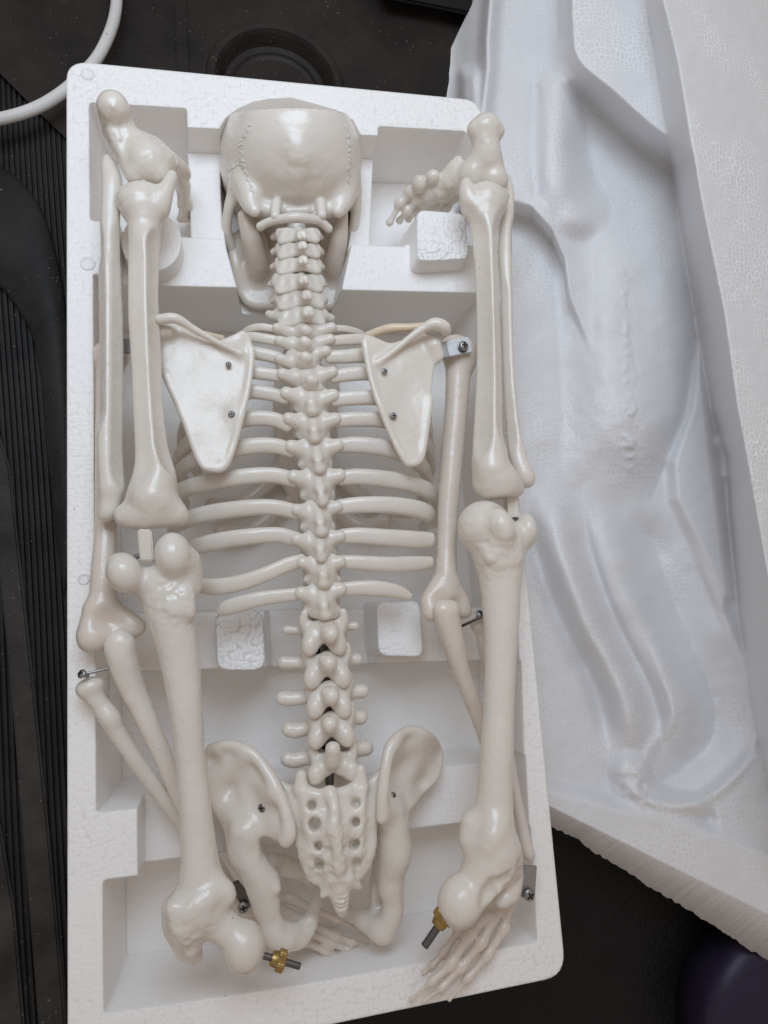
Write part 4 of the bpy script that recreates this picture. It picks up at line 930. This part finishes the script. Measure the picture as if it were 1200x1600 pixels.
def hand(carpals, rays, mat):
    s = Solid(h=.55e-3, k=2.2e-3, rough=.12e-3, rscale=4e-3)
    for c in carpals: s.ell(*c, k=2.5e-3)
    for r in rays: s.chain(r, k=1.4e-3)
    s.build('hand', mat, SK)
def ray(p, wob=1.0, z=None):
    """metacarpal and phalanges from joint points: swollen at the joints, slim between"""
    out = []
    for a, b in zip(p[:-1], p[1:]):
        out += [a, tuple((a[k] * .7 + b[k] * .3) if k < 3 else min(a[3], b[3]) * .80 for k in range(4)), tuple((a[k] * .3 + b[k] * .7) if k < 3 else min(a[3], b[3]) * .76 for k in range(4))]
    return out + [p[-1]]
hand([(792, 1385, 5, 16, 15, 14), (775, 1395, 4, 16, 15, 14), (758, 1405, 2, 15, 14, 12), (797, 1407, 5, 13, 13, 12), (778, 1415, 4, 14, 13, 12), (758, 1425, 2, 13, 12, 11)],
     [ray([(795, 1415, 6, 9), (787, 1450, 7, 10), (762, 1492, 7, 9), (731, 1528, 7, 7.5), (702, 1561, 6, 4)]),
      ray([(778, 1425, 6, 9), (752, 1472, 8, 10), (720, 1511, 8, 9), (690, 1543, 8, 7), (662, 1565, 6, 4)]),
      ray([(762, 1430, 5, 9), (734, 1459, 8, 11), (704, 1507, 8, 9.5), (674, 1534, 8, 7.5), (642, 1562, 6, 4)]),
      ray([(748, 1432, 3, 9), (717, 1455, 3, 9), (694, 1487, 2, 7.5), (676, 1508, 2, 6), (662, 1520, 1, 4)])], M['bone_deep'])
hand([(390, 1412, -24, 15, 15, 14), (408, 1405, -26, 14, 14, 13), (418, 1420, -26, 14, 13, 13), (402, 1428, -25, 14, 14, 13)],
     [ray([(425, 1400, -27, 9), (455, 1404, -28, 9), (496, 1424, -29, 8), (526, 1436, -29, 7), (552, 1449, -29, 4)]),
      ray([(428, 1415, -27, 9), (480, 1441, -27, 9), (524, 1463, -27, 8), (552, 1472, -27, 6.5), (577, 1479, -27, 4)]),
      ray([(424, 1428, -26, 9), (474, 1452, -25, 9), (517, 1474, -25, 8), (545, 1484, -25, 6.5), (567, 1491, -25, 4)]),
      ray([(416, 1436, -25, 9), (474, 1470, -23, 8), (510, 1487, -23, 7), (528, 1495, -23, 6), (542, 1501, -23, 4)])], M['bone_deep'])

# ---- pelvis
def sacrum():
    s = Solid(h=.55e-3, k=3e-3, rough=.28e-3, rscale=4e-3)
    s.plate([(436, 1217), (458, 1226), (470, 1206), (482, 1226), (512, 1232), (548, 1222), (563, 1197), (570, 1222), (596, 1200), (594, 1240), (590, 1290), (588, 1325), (580, 1352), (566, 1372), (548, 1382), (545, 1400), (530, 1412), (512, 1400), (503, 1388), (482, 1376), (470, 1350), (460, 1315), (452, 1280), (444, 1245)],
            [(440, 1225, 6), (590, 1215, 6), (512, 1240, 15), (520, 1300, 21), (525, 1350, 19), (455, 1300, 9), (588, 1300, 9), (490, 1370, 10), (560, 1365, 10), (530, 1405, 12)], 3.4, smooth=3, edge=2.5)
    s.chain([(515, 1235, 17, 7), (522, 1262, 22, 9), (523, 1292, 24, 9), (528, 1322, 24, 8), (530, 1350, 22, 8), (533, 1370, 20, 7)], k=4e-3)
    for L in ([(474, 1240, 14, 6), (482, 1272, 16, 7), (487, 1305, 16, 7), (494, 1336, 16, 7)], [(566, 1235, 14, 6), (562, 1268, 16, 7), (560, 1300, 16, 7), (558, 1334, 16, 7)]): s.chain(L, k=4e-3)
    s.chain([(470, 1212, 12, 8), (468, 1232, 12, 9)]); s.chain([(563, 1203, 12, 8), (566, 1228, 12, 9)])
    for x, y, r in ((488, 1258, 8.5), (492, 1288, 8.5), (499, 1321, 6.5), (499, 1351, 8), (557, 1254, 7.5), (557, 1284, 7), (555, 1318, 6.5), (558, 1349, 7)):
        q = .85 + .3 * ((x * 7 + y * 3) % 5) / 5; s.chain([(x, y, 34, r * 1.05), (x - 1, y, 18, r * q), (x + 1, y + 1, 13, r * .7 * q)], k=2.6e-3, sub=True)
    s.chain([(519, 1372, 18, 8), (511, 1386, 16, 7), (505, 1398, 15, 5)]); s.chain([(545, 1372, 18, 8), (554, 1380, 16, 7), (562, 1386, 14, 4)])
    s.chain([(531, 1372, 17, 12), (532, 1395, 16, 13), (533, 1412, 14, 12), (534, 1424, 11, 8)])
    for k in range(4): s.chain([(523, 1402 + k * 6, 20 - k, 1.6), (545, 1399 + k * 6.2, 20 - k, 1.6)], k=1.4e-3, sub=True)
    s.bumpy(522, 1330, 22, 95, 1.1, 3.5)
    s.build('sacrum', M['bone'], SK)
sacrum()
def hip_left():
    s = Solid(h=.7e-3, k=5e-3, rough=.22e-3, rscale=8e-3)
    s.plate([(318, 1176), (332, 1164), (352, 1161), (374, 1163), (396, 1175), (420, 1205), (440, 1243), (453, 1275), (458, 1310), (447, 1322), (422, 1310), (404, 1310), (400, 1330), (365, 1345), (350, 1300), (330, 1262), (318, 1230)],
            [(330, 1185, -10), (350, 1170, -4), (390, 1178, 3), (430, 1240, 12), (455, 1305, 17), (390, 1240, -1), (360, 1230, -8), (395, 1300, 5), (345, 1290, -8), (380, 1335, 0)], 2.0, smooth=3)
    s.chain([(330, 1168, -8, 5), (352, 1164, -3, 6.5), (374, 1167, 0, 7), (396, 1179, 4, 8), (418, 1207, 9, 9), (437, 1243, 13, 9), (448, 1276, 16, 9.5), (452, 1302, 17, 9), (446, 1315, 16, 7)], k=4e-3)
    s.chain([(380, 1300, 1, 20), (384, 1332, 0, 21), (400, 1362, -1, 24), (410, 1390, -2, 24), (414, 1412, -3, 20)], k=6e-3)
    s.chain([(424, 1372, 0, 10), (433, 1388, 3, 5)])
    s.chain([(416, 1410, -2, 13), (420, 1438, -2, 14), (430, 1460, -2, 18), (446, 1468, -3, 17)])
    s.plate([(418, 1400), (428, 1400), (433, 1422), (443, 1437), (458, 1440), (474, 1437), (487, 1429), (492, 1440), (478, 1470), (454, 1484), (428, 1474), (414, 1446)], [(425, 1430, -2), (450, 1460, -5), (480, 1445, -12)], 2.2)
    s.chain([(468, 1464, -8, 14), (481, 1446, -12, 12), (489, 1428, -16, 10), (496, 1400, -22, 8.5), (494, 1378, -28, 11), (484, 1360, -32, 14)])
    s.plate([(395, 1325), (425, 1330), (470, 1345), (500, 1370), (496, 1395), (470, 1378), (430, 1372), (405, 1372)], [(410, 1345, -14), (450, 1355, -26), (495, 1375, -30)], 3.0)
    o = s.build('hip_bone', M['bone'], SK); screw(410, 1262, 5.5, 7.5, o, axis=(-.55, .05, 1)); return o
hip_left()
def hip_right():
    s = Solid(h=.7e-3, k=5e-3, rough=.22e-3, rscale=8e-3)
    s.plate([(622, 1145), (640, 1137), (662, 1138), (681, 1149), (692, 1172), (693, 1196), (681, 1225), (658, 1249), (640, 1268), (618, 1290), (594, 1288), (598, 1220), (605, 1168)],
            [(640, 1142, 2), (688, 1180, -16), (660, 1220, -12), (610, 1165, 12), (598, 1270, 16), (630, 1200, -2), (630, 1270, 2)], 2.0, smooth=3)
    s.chain([(655, 1142, -2, 5), (640, 1142, 3, 6), (622, 1151, 9, 7.5), (609, 1170, 13, 8.5), (602, 1205, 16, 9), (598, 1245, 17, 9), (595, 1278, 16, 7)], k=4e-3)
    s.chain([(614, 1270, 6, 18), (616, 1300, 3, 24), (617, 1332, 1, 27), (612, 1360, -2, 22), (608, 1385, -4, 17)], k=6e-3)
    s.chain([(612, 1385, -4, 16), (614, 1410, -5, 17), (611, 1432, -6, 18), (598, 1452, -8, 19)], k=5e-3)
    s.chain([(600, 1455, -9, 15), (582, 1446, -13, 15), (565, 1437, -17, 13), (548, 1426, -22, 9), (530, 1410, -26, 9)], k=5e-3)
    s.chain([(595, 1300, -8, 10), (592, 1340, -14, 9), (588, 1380, -18, 9), (590, 1420, -18, 11)], k=5e-3)
    s.plate([(592, 1310), (606, 1310), (606, 1420), (585, 1425), (584, 1365)], [(600, 1330, -6), (595, 1410, -16)], 2.0)
    o = s.build('hip_bone', M['bone'], SK); screw(614, 1244, 9, 6.5, o, axis=(.75, .05, .6))
hip_right()

# ------------------------------------------------------------------ the two loose legs
LEGS = 'loose legs folded over the skeleton'
def leg_left():
    T = empty('leg_bones', Q(270, 860, 20), 'loose cream plastic leg laid down the left side of the skeleton, beside the ribbed mat', 'leg model', LEGS)
    s = Solid(h=.7e-3, k=6e-3, rough=.26e-3, rscale=7e-3)
    s.chain([(258, 915, 22, 38), (264, 945, 22, 38), (272, 985, 22, 34), (279, 1020, 22, 31), (286, 1065, 22, 28), (293, 1130, 22, 24), (297, 1180, 22, 23), (303, 1240, 22, 23.5), (308, 1300, 22, 26), (312, 1345, 22, 29), (312, 1385, 22, 35), (308, 1415, 22, 38)])
    s.chain([(196, 900, 22, 24), (240, 912, 18, 24), (286, 890, 22, 26)], k=5e-3)
    s.ell(194, 895, 29, 27, 33, 33, rot=-20, k=3.6e-3); s.ell(271, 868, 32, 28, 36, 36, rot=-6, k=3.6e-3); s.chain([(290, 880, 26, 22), (296, 915, 24, 18)])
    s.ell(232, 893, 46, 16, 26, 34, k=4e-3, sub=True)
    s.chain([(300, 1420, 21, 34), (285, 1445, 19, 26), (292, 1475, 17, 21), (304, 1493, 16, 13)]); s.chain([(268, 1418, 18, 12), (272, 1445, 18, 12)])
    s.ell(326, 1478, 34, 12, 24, 22, rot=-20, k=4e-3, sub=True)
    s.chain([(318, 1415, 22, 34), (340, 1440, 22, 27), (362, 1460, 23, 25), (376, 1472, 23, 27)], k=5e-3)
    s.ell(382, 1480, 23, 32, 38, 34, k=3e-3)
    s.chain([(340, 1386, 26, 16), (352, 1391, 27, 14), (357, 1399, 27, 12)], k=6e-3)
    s.chain([(270, 1420, 31, 8), (285, 1455, 29, 8), (298, 1482, 24, 8)], k=9e-3)
    for k in range(12):
        a = 262 + (k % 4) * 10 + 2 * (k // 4); y = 922 + (k // 4) * 13 + 3 * (k % 2); s.chain([(a, y, 31.0, 2.2), (a + 2, y + 8, 31.0, 2.2)], k=6e-3)
    for k in range(5): s.chain([(280 + k * 8, 1446 - k * 6, 30, 3), (292 + k * 9, 1422 - k * 5, 31, 3)], k=7e-3)
    s.bumpy(270, 938, 34, 58, 1.0, 2.6); s.bumpy(290, 1445, 30, 60, 1.0, 3.5); s.bumpy(282, 870, 36, 40, .3, 3)
    f = s.build('femur', M['bone'], T)
    rod_nut((402, 1490, 22), (469, 1510, 23), 5.5, f); a = Q(402, 1490, 22); b = Q(469, 1510, 23); brass_nut(439, 1501, 22.4, b - a, 16.5, f)
    s = Solid(h=.7e-3, k=5e-3, rough=.20e-3, rscale=8e-3)
    s.chain([(221, 322, 24, 34), (225, 340, 24, 28), (225, 363, 24, 23.5), (223, 447, 24, 21.5), (225, 500, 24, 23), (229, 570, 24, 22.5), (232, 635, 24, 22), (237, 690, 24, 25), (241, 725, 24, 29), (241, 752, 24, 34), (238, 775, 24, 38)])
    s.chain([(196, 309, 25, 13), (225, 303, 26, 14), (244, 308, 26, 16)]); s.chain([(246, 325, 26, 20), (258, 300, 28, 13), (267, 280, 28, 9.5), (269, 274, 28, 8)], k=3e-3)
    s.chain([(198, 806, 23, 19), (218, 806, 25, 24), (240, 802, 26, 26), (268, 802, 25, 22), (278, 806, 24, 17)], k=6e-3)
    s.ell(230, 822, 44, 20, 7, 18, k=3e-3, sub=True); s.ell(240, 840, 22, 70, 12, 40, rot=2, k=2e-3, sub=True)
    s.chain([(240, 380, 27, 10), (240, 450, 28.5, 9), (240, 520, 29, 9), (234, 620, 28.5, 9), (238, 690, 30.5, 9), (245, 740, 32, 12), (240, 775, 32, 16)], k=9e-3)
    s.facet([(224, 400, 24, 22), (225, 500, 24, 23), (231, 620, 24, 22.5), (236, 690, 24, 25)], 28, .30); s.facet([(224, 420, 24, 22), (225, 500, 24, 23), (231, 620, 24, 22.5), (238, 710, 24, 27)], 118, .10, k=2e-3)
    s.bumpy(235, 810, 30, 60, .5, 5)
    s.build('tibia', M['bone'], T)
    s = Solid(h=.7e-3, k=4e-3, rough=.16e-3, rscale=6e-3)
    s.chain([(168, 250, 20, 8), (171, 265, 20, 13), (175, 290, 20, 16), (172, 347, 20, 14.5), (172, 447, 20, 16), (174, 500, 20, 17.5), (174, 635, 19, 18), (173, 702, 19, 17.5), (175, 760, 19, 18), (170, 795, 19, 15), (165, 803, 18, 13)])
    s.chain([(164, 420, 21, 8), (165, 500, 23, 7), (165, 600, 23, 7), (166, 680, 23, 7), (172, 760, 22, 8)], k=8e-3)
    s.facet([(172, 380, 20, 15.5), (174, 500, 20, 17.5), (174, 640, 19, 18), (174, 730, 19, 17.5)], 35, .28); s.facet([(172, 380, 20, 15.5), (174, 500, 20, 17.5), (174, 640, 19, 18)], 150, .2)
    s.build('fibula', M['bone'], T)
    s = Solid(h=.65e-3, k=4e-3, rough=.30e-3, rscale=5e-3)
    s.chain([(177, 169, 34, 25), (181, 188, 28, 25.5), (190, 212, 23, 25), (205, 235, 20, 25)])
    s.ell(233, 254, 22, 38, 31, 38, rot=25); s.chain([(200, 262, 24, 10), (208, 277, 25, 10)], k=3e-3); s.chain([(222, 264, 27, 12), (250, 276, 26, 10)], k=8e-3); s.chain([(180, 208, 30, 8), (185, 228, 28, 9), (196, 248, 26, 9)], k=4e-3); s.chain([(205, 222, 24, 20), (232, 232, 24, 20), (255, 250, 22, 18)]); s.chain([(240, 228, 22, 10), (252, 236, 21, 10)])
    s.ell(215, 283, 36, 14, 12, 16, k=3e-3, sub=True)
    s.chain([(262, 250, 12, 15), (280, 262, 4, 13), (286, 272, -2, 12)]); 
    for dx, dz in ((0, 0), (3, 7), (5, -8), (-5, -4)): s.chain(ray([(268 + dx, 256, 6 + dz, 9), (284 + dx, 288, -12 + dz, 9), (290 + dx, 320, -26 + dz, 8), (287 + dx, 342, -36 + dz, 6)]), k=1.5e-3)
    s.chain([(168, 170, 40.2, .9), (177, 168, 41, .9), (190, 173, 40, .9)], k=.6e-3, sub=True); s.ell(177, 168, 40, 4, 4, 5, k=1e-3)
    s.bumpy(172, 215, 26, 45, 1.0, 3); s.bumpy(240, 255, 25, 50, .5, 4)
    s.build('foot', M['bone'], T)
    s = Solid(h=.6e-3, k=1e-3); s.chain([(226, 296, 24, 9), (221, 272, 24, 9)], k=1e-3); s.build('ankle_tab', M['bone_deep'], T)
    V, Fc = box_vf(Q(229, 853, 27), (Q(240, 853, 27) - Q(229, 853, 27)), (Q(231, 876, 26) - Q(229, 851, 28)), np.array([0, 0, .0035]))
    o = mesh_obj('hinge_tab', V, Fc, M['bone'], T, smooth=False)
    bm = bmesh.new(); bm.from_mesh(o.data); bmesh.ops.bevel(bm, geom=bm.edges[:], offset=.0008, segments=2, affect='EDGES'); bm.to_mesh(o.data); bm.free()
    W = [Q(200, 874, 24), Q(222, 867, 26), Q(250, 859, 26)]; sweep(W, [.0012] * 3, [.0012] * 3, 'hinge_pin', M['steel'], T, axial=(0, 0, 1), power=2)
leg_left()
def leg_right():
    T = empty('leg_bones', Q(775, 800, 20), 'loose cream plastic leg laid down the right side of the skeleton, beside the open packing', 'leg model', LEGS)
    s = Solid(h=.7e-3, k=6e-3, rough=.26e-3, rscale=7e-3)
    s.chain([(775, 845, 24, 42), (779, 875, 24, 38), (782, 910, 24, 32), (783, 960, 24, 28.5), (782, 1040, 24, 24.5), (779, 1110, 24, 24), (776, 1180, 24, 25.5), (773, 1240, 24, 28), (770, 1285, 24, 33), (768, 1325, 24, 38)])
    s.ell(757, 825, 24, 42, 43, 42, k=3e-3); s.ell(783, 824, 38, 20, 30, 22, rot=-15, k=4e-3); s.ell(819, 828, 24, 18, 26, 30, k=3e-3); s.chain([(800, 850, 24, 22), (818, 838, 24, 14)])
    s.chain([(768, 868, 34, 6), (780, 858, 35, 6), (795, 864, 33, 6)], k=8e-3); s.chain([(781, 876, 31, 5), (800, 870, 31, 5)], k=7e-3)
    s.chain([(768, 1325, 24, 38), (760, 1355, 24, 38), (742, 1385, 24, 31), (724, 1402, 24, 30)], k=5e-3)
    s.ell(718, 1409, 25, 34, 39, 36, rot=20, k=3e-3)
    s.chain([(776, 1285, 31, 12), (771, 1303, 34, 14), (765, 1316, 33, 13)], k=6e-3)
    s.chain([(782, 1335, 22, 34), (796, 1365, 20, 22), (797, 1392, 20, 17), (788, 1402, 21, 14), (784, 1406, 21, 12)], k=4e-3)
    s.ell(768, 1398, 36, 14, 22, 20, rot=30, k=4e-3, sub=True); s.ell(790, 1378, 36, 10, 9, 10, k=4e-3, sub=True)
    s.chain([(736, 1285, 22, 16), (733, 1310, 22, 16)])
    s.bumpy(775, 868, 34, 60, .9, 3.2); s.bumpy(735, 830, 30, 40, .4, 3); s.bumpy(790, 1370, 28, 55, 1.0, 4); s.bumpy(778, 822, 40, 30, .6, 2.5)
    f = s.build('femur', M['bone'], T)
    p0, p1 = (702, 1422, 24), (663, 1479, 22); rod_nut(p0, p1, 6.5, f); brass_nut(693, 1433, 23.8, Q(*p0) - Q(*p1), 17, f)
    s = Solid(h=.7e-3, k=5e-3, rough=.20e-3, rscale=8e-3)
    s.chain([(758, 318, 22, 32), (757, 340, 22, 25), (757, 357, 22, 21), (760, 395, 22, 19), (763, 460, 22, 18.5), (765, 573, 22, 20), (764, 640, 22, 22), (764, 687, 22, 24.5), (767, 729, 22, 30), (775, 752, 22, 34)])
    s.chain([(738, 325, 24, 18), (731, 303, 26, 14), (728, 287, 26, 9)], k=3e-3); s.chain([(775, 315, 23, 16), (784, 308, 23, 12)])
    s.chain([(758, 756, 22, 15), (775, 760, 24, 19), (800, 763, 22, 16), (809, 764, 21, 10)], k=6e-3)
    s.chain([(758, 350, 26, 9), (762, 420, 26.5, 8), (765, 500, 27, 8), (767, 580, 27.5, 8), (766, 680, 28.5, 9), (768, 730, 30, 12)], k=9e-3)
    s.ell(775, 792, 22, 60, 14, 40, rot=-4, k=2e-3, sub=True)
    s.facet([(760, 380, 22, 20), (763, 460, 22, 18.5), (765, 573, 22, 20), (764, 670, 22, 23)], 148, .25); s.facet([(760, 380, 22, 20), (763, 460, 22, 18.5), (765, 573, 22, 20), (765, 670, 22, 23)], 40, .25); s.bumpy(775, 760, 30, 45, .5, 5)
    s.build('tibia', M['bone'], T)
    s = Solid(h=.7e-3, k=4e-3, rough=.16e-3, rscale=6e-3)
    s.chain([(791, 280, 12, 7), (793, 300, 12, 9.5), (792, 340, 12, 11), (790, 395, 12, 12.5), (793, 460, 12, 10.5), (796, 573, 12, 10.5), (802, 650, 12, 12.5), (809, 712, 13, 14), (819, 742, 14, 16), (823, 750, 14, 13)])
    s.facet([(791, 370, 12, 11.5), (793, 460, 12, 10.5), (796, 573, 12, 10.5), (803, 670, 12, 13)], 30, .3); s.facet([(793, 460, 12, 10.5), (796, 573, 12, 10.5), (804, 680, 12, 13)], 140, .25)
    s.build('fibula', M['bone'], T)
    s = Solid(h=.65e-3, k=4e-3, rough=.30e-3, rscale=5e-3)
    s.chain([(759, 202, 30, 22), (759, 225, 27, 22), (761, 245, 24, 23), (768, 265, 20, 20), (775, 285, 18, 18)])
    s.chain([(742, 202, 30, 12), (760, 196, 32, 13), (777, 205, 30, 11)])
    s.chain([(750, 255, 20, 20), (740, 272, 18, 20), (738, 290, 14, 18)]); s.ell(770, 284, 18, 20, 16, 24)
    s.chain([(735, 278, 14, 20), (712, 282, 6, 21), (690, 292, -2, 20), (672, 304, -8, 16)], k=5e-3)
    s.chain([(716, 252, 12, 8), (708, 262, 10, 10)]); s.ell(676, 278, 4, 11, 12, 14, rot=-30, k=1.5e-3); s.ell(655, 288, -2, 11, 13, 14, rot=-20, k=1.5e-3); s.ell(690, 300, -2, 13, 14, 14, k=1.5e-3)
    s.chain([(760, 232, 44, 2), (748, 262, 40, 2)], k=1.5e-3, sub=True)
    for k, (x0, y0, x1, y1, x2, y2, x3, y3, dz) in enumerate([(662, 285, 642, 300, 625, 318, 609, 348, 0), (672, 296, 652, 312, 636, 330, 624, 345, -3), (684, 302, 664, 318, 650, 330, 638, 342, -6), (698, 306, 680, 322, 664, 334, 652, 344, -9), (712, 306, 696, 322, 682, 336, 668, 346, -12)]):
        s.chain(ray([(x0, y0, -2 + dz, 10), (x1, y1, -10 + dz, 10.5), (x2, y2, -16 + dz, 9), (x3, y3, -24 + dz, 6)]), k=1.6e-3)
    s.bumpy(690, 290, 5, 70, .7, 4); s.bumpy(755, 240, 30, 50, .4, 4)
    s.build('foot', M['bone'], T)
    V, Fc = box_vf(Q(798, 788, 18), (Q(806, 788, 18) - Q(798, 788, 18)), (Q(799, 806, 18) - Q(798, 784, 18)), np.array([0, 0, .003])); mesh_obj('hinge_tab', V, Fc, M['bone'], T, smooth=False)
    W = [Q(790, 812, 30), Q(807, 811, 27)]; sweep(W, [.0012] * 2, [.0012] * 2, 'hinge_pin', M['steel_dark'], T, axial=(0, 0, 1), power=2)
leg_right()

# ------------------------------------------------------------------ camera and light
cam = bpy.data.cameras.new('camera'); co = bpy.data.objects.new('camera', cam); COL.objects.link(co)
cam.sensor_fit = 'VERTICAL'; cam.sensor_height = 32.0; cam.lens = F_PX / 1600.0 * 32.0; cam.clip_start = .01; cam.clip_end = 50
R = CR.T @ np.diag([1.0, -1.0, -1.0])
mw = Matrix([[*R[i], CC[i]] for i in range(3)] + [[0, 0, 0, 1]]); co.matrix_world = mw
SC.camera = co
# the tray lies inside a dark car boot: soft daylight falls in through the open hatch above the top left, a little light bounces about
w = bpy.data.worlds.new('World'); SC.world = w; w.use_nodes = True
bg = w.node_tree.nodes['Background']; bg.inputs[0].default_value = (1.0, .87, .78, 1); bg.inputs[1].default_value = 0.43
al = bpy.data.lights.new('hatch_daylight', 'AREA'); al.shape = 'RECTANGLE'; al.size = .50; al.size_y = .32; al.energy = 3.15; al.color = (.70, .84, 1.0)
ao = bpy.data.objects.new('hatch_daylight', al); COL.objects.link(ao); ao.location = (.07, .09, .61)
ao.rotation_euler = (Vector(ao.location) - Vector((.13, -.15, 0))).to_track_quat('Z', 'Y').to_euler()
vs = SC.view_settings; vs.view_transform = 'Standard'; vs.look = 'None'; vs.gamma = 1; vs.use_curve_mapping = False; vs.exposure = -0.08
SC.cycles.max_bounces = 16; SC.cycles.diffuse_bounces = 10; SC.cycles.glossy_bounces = 4
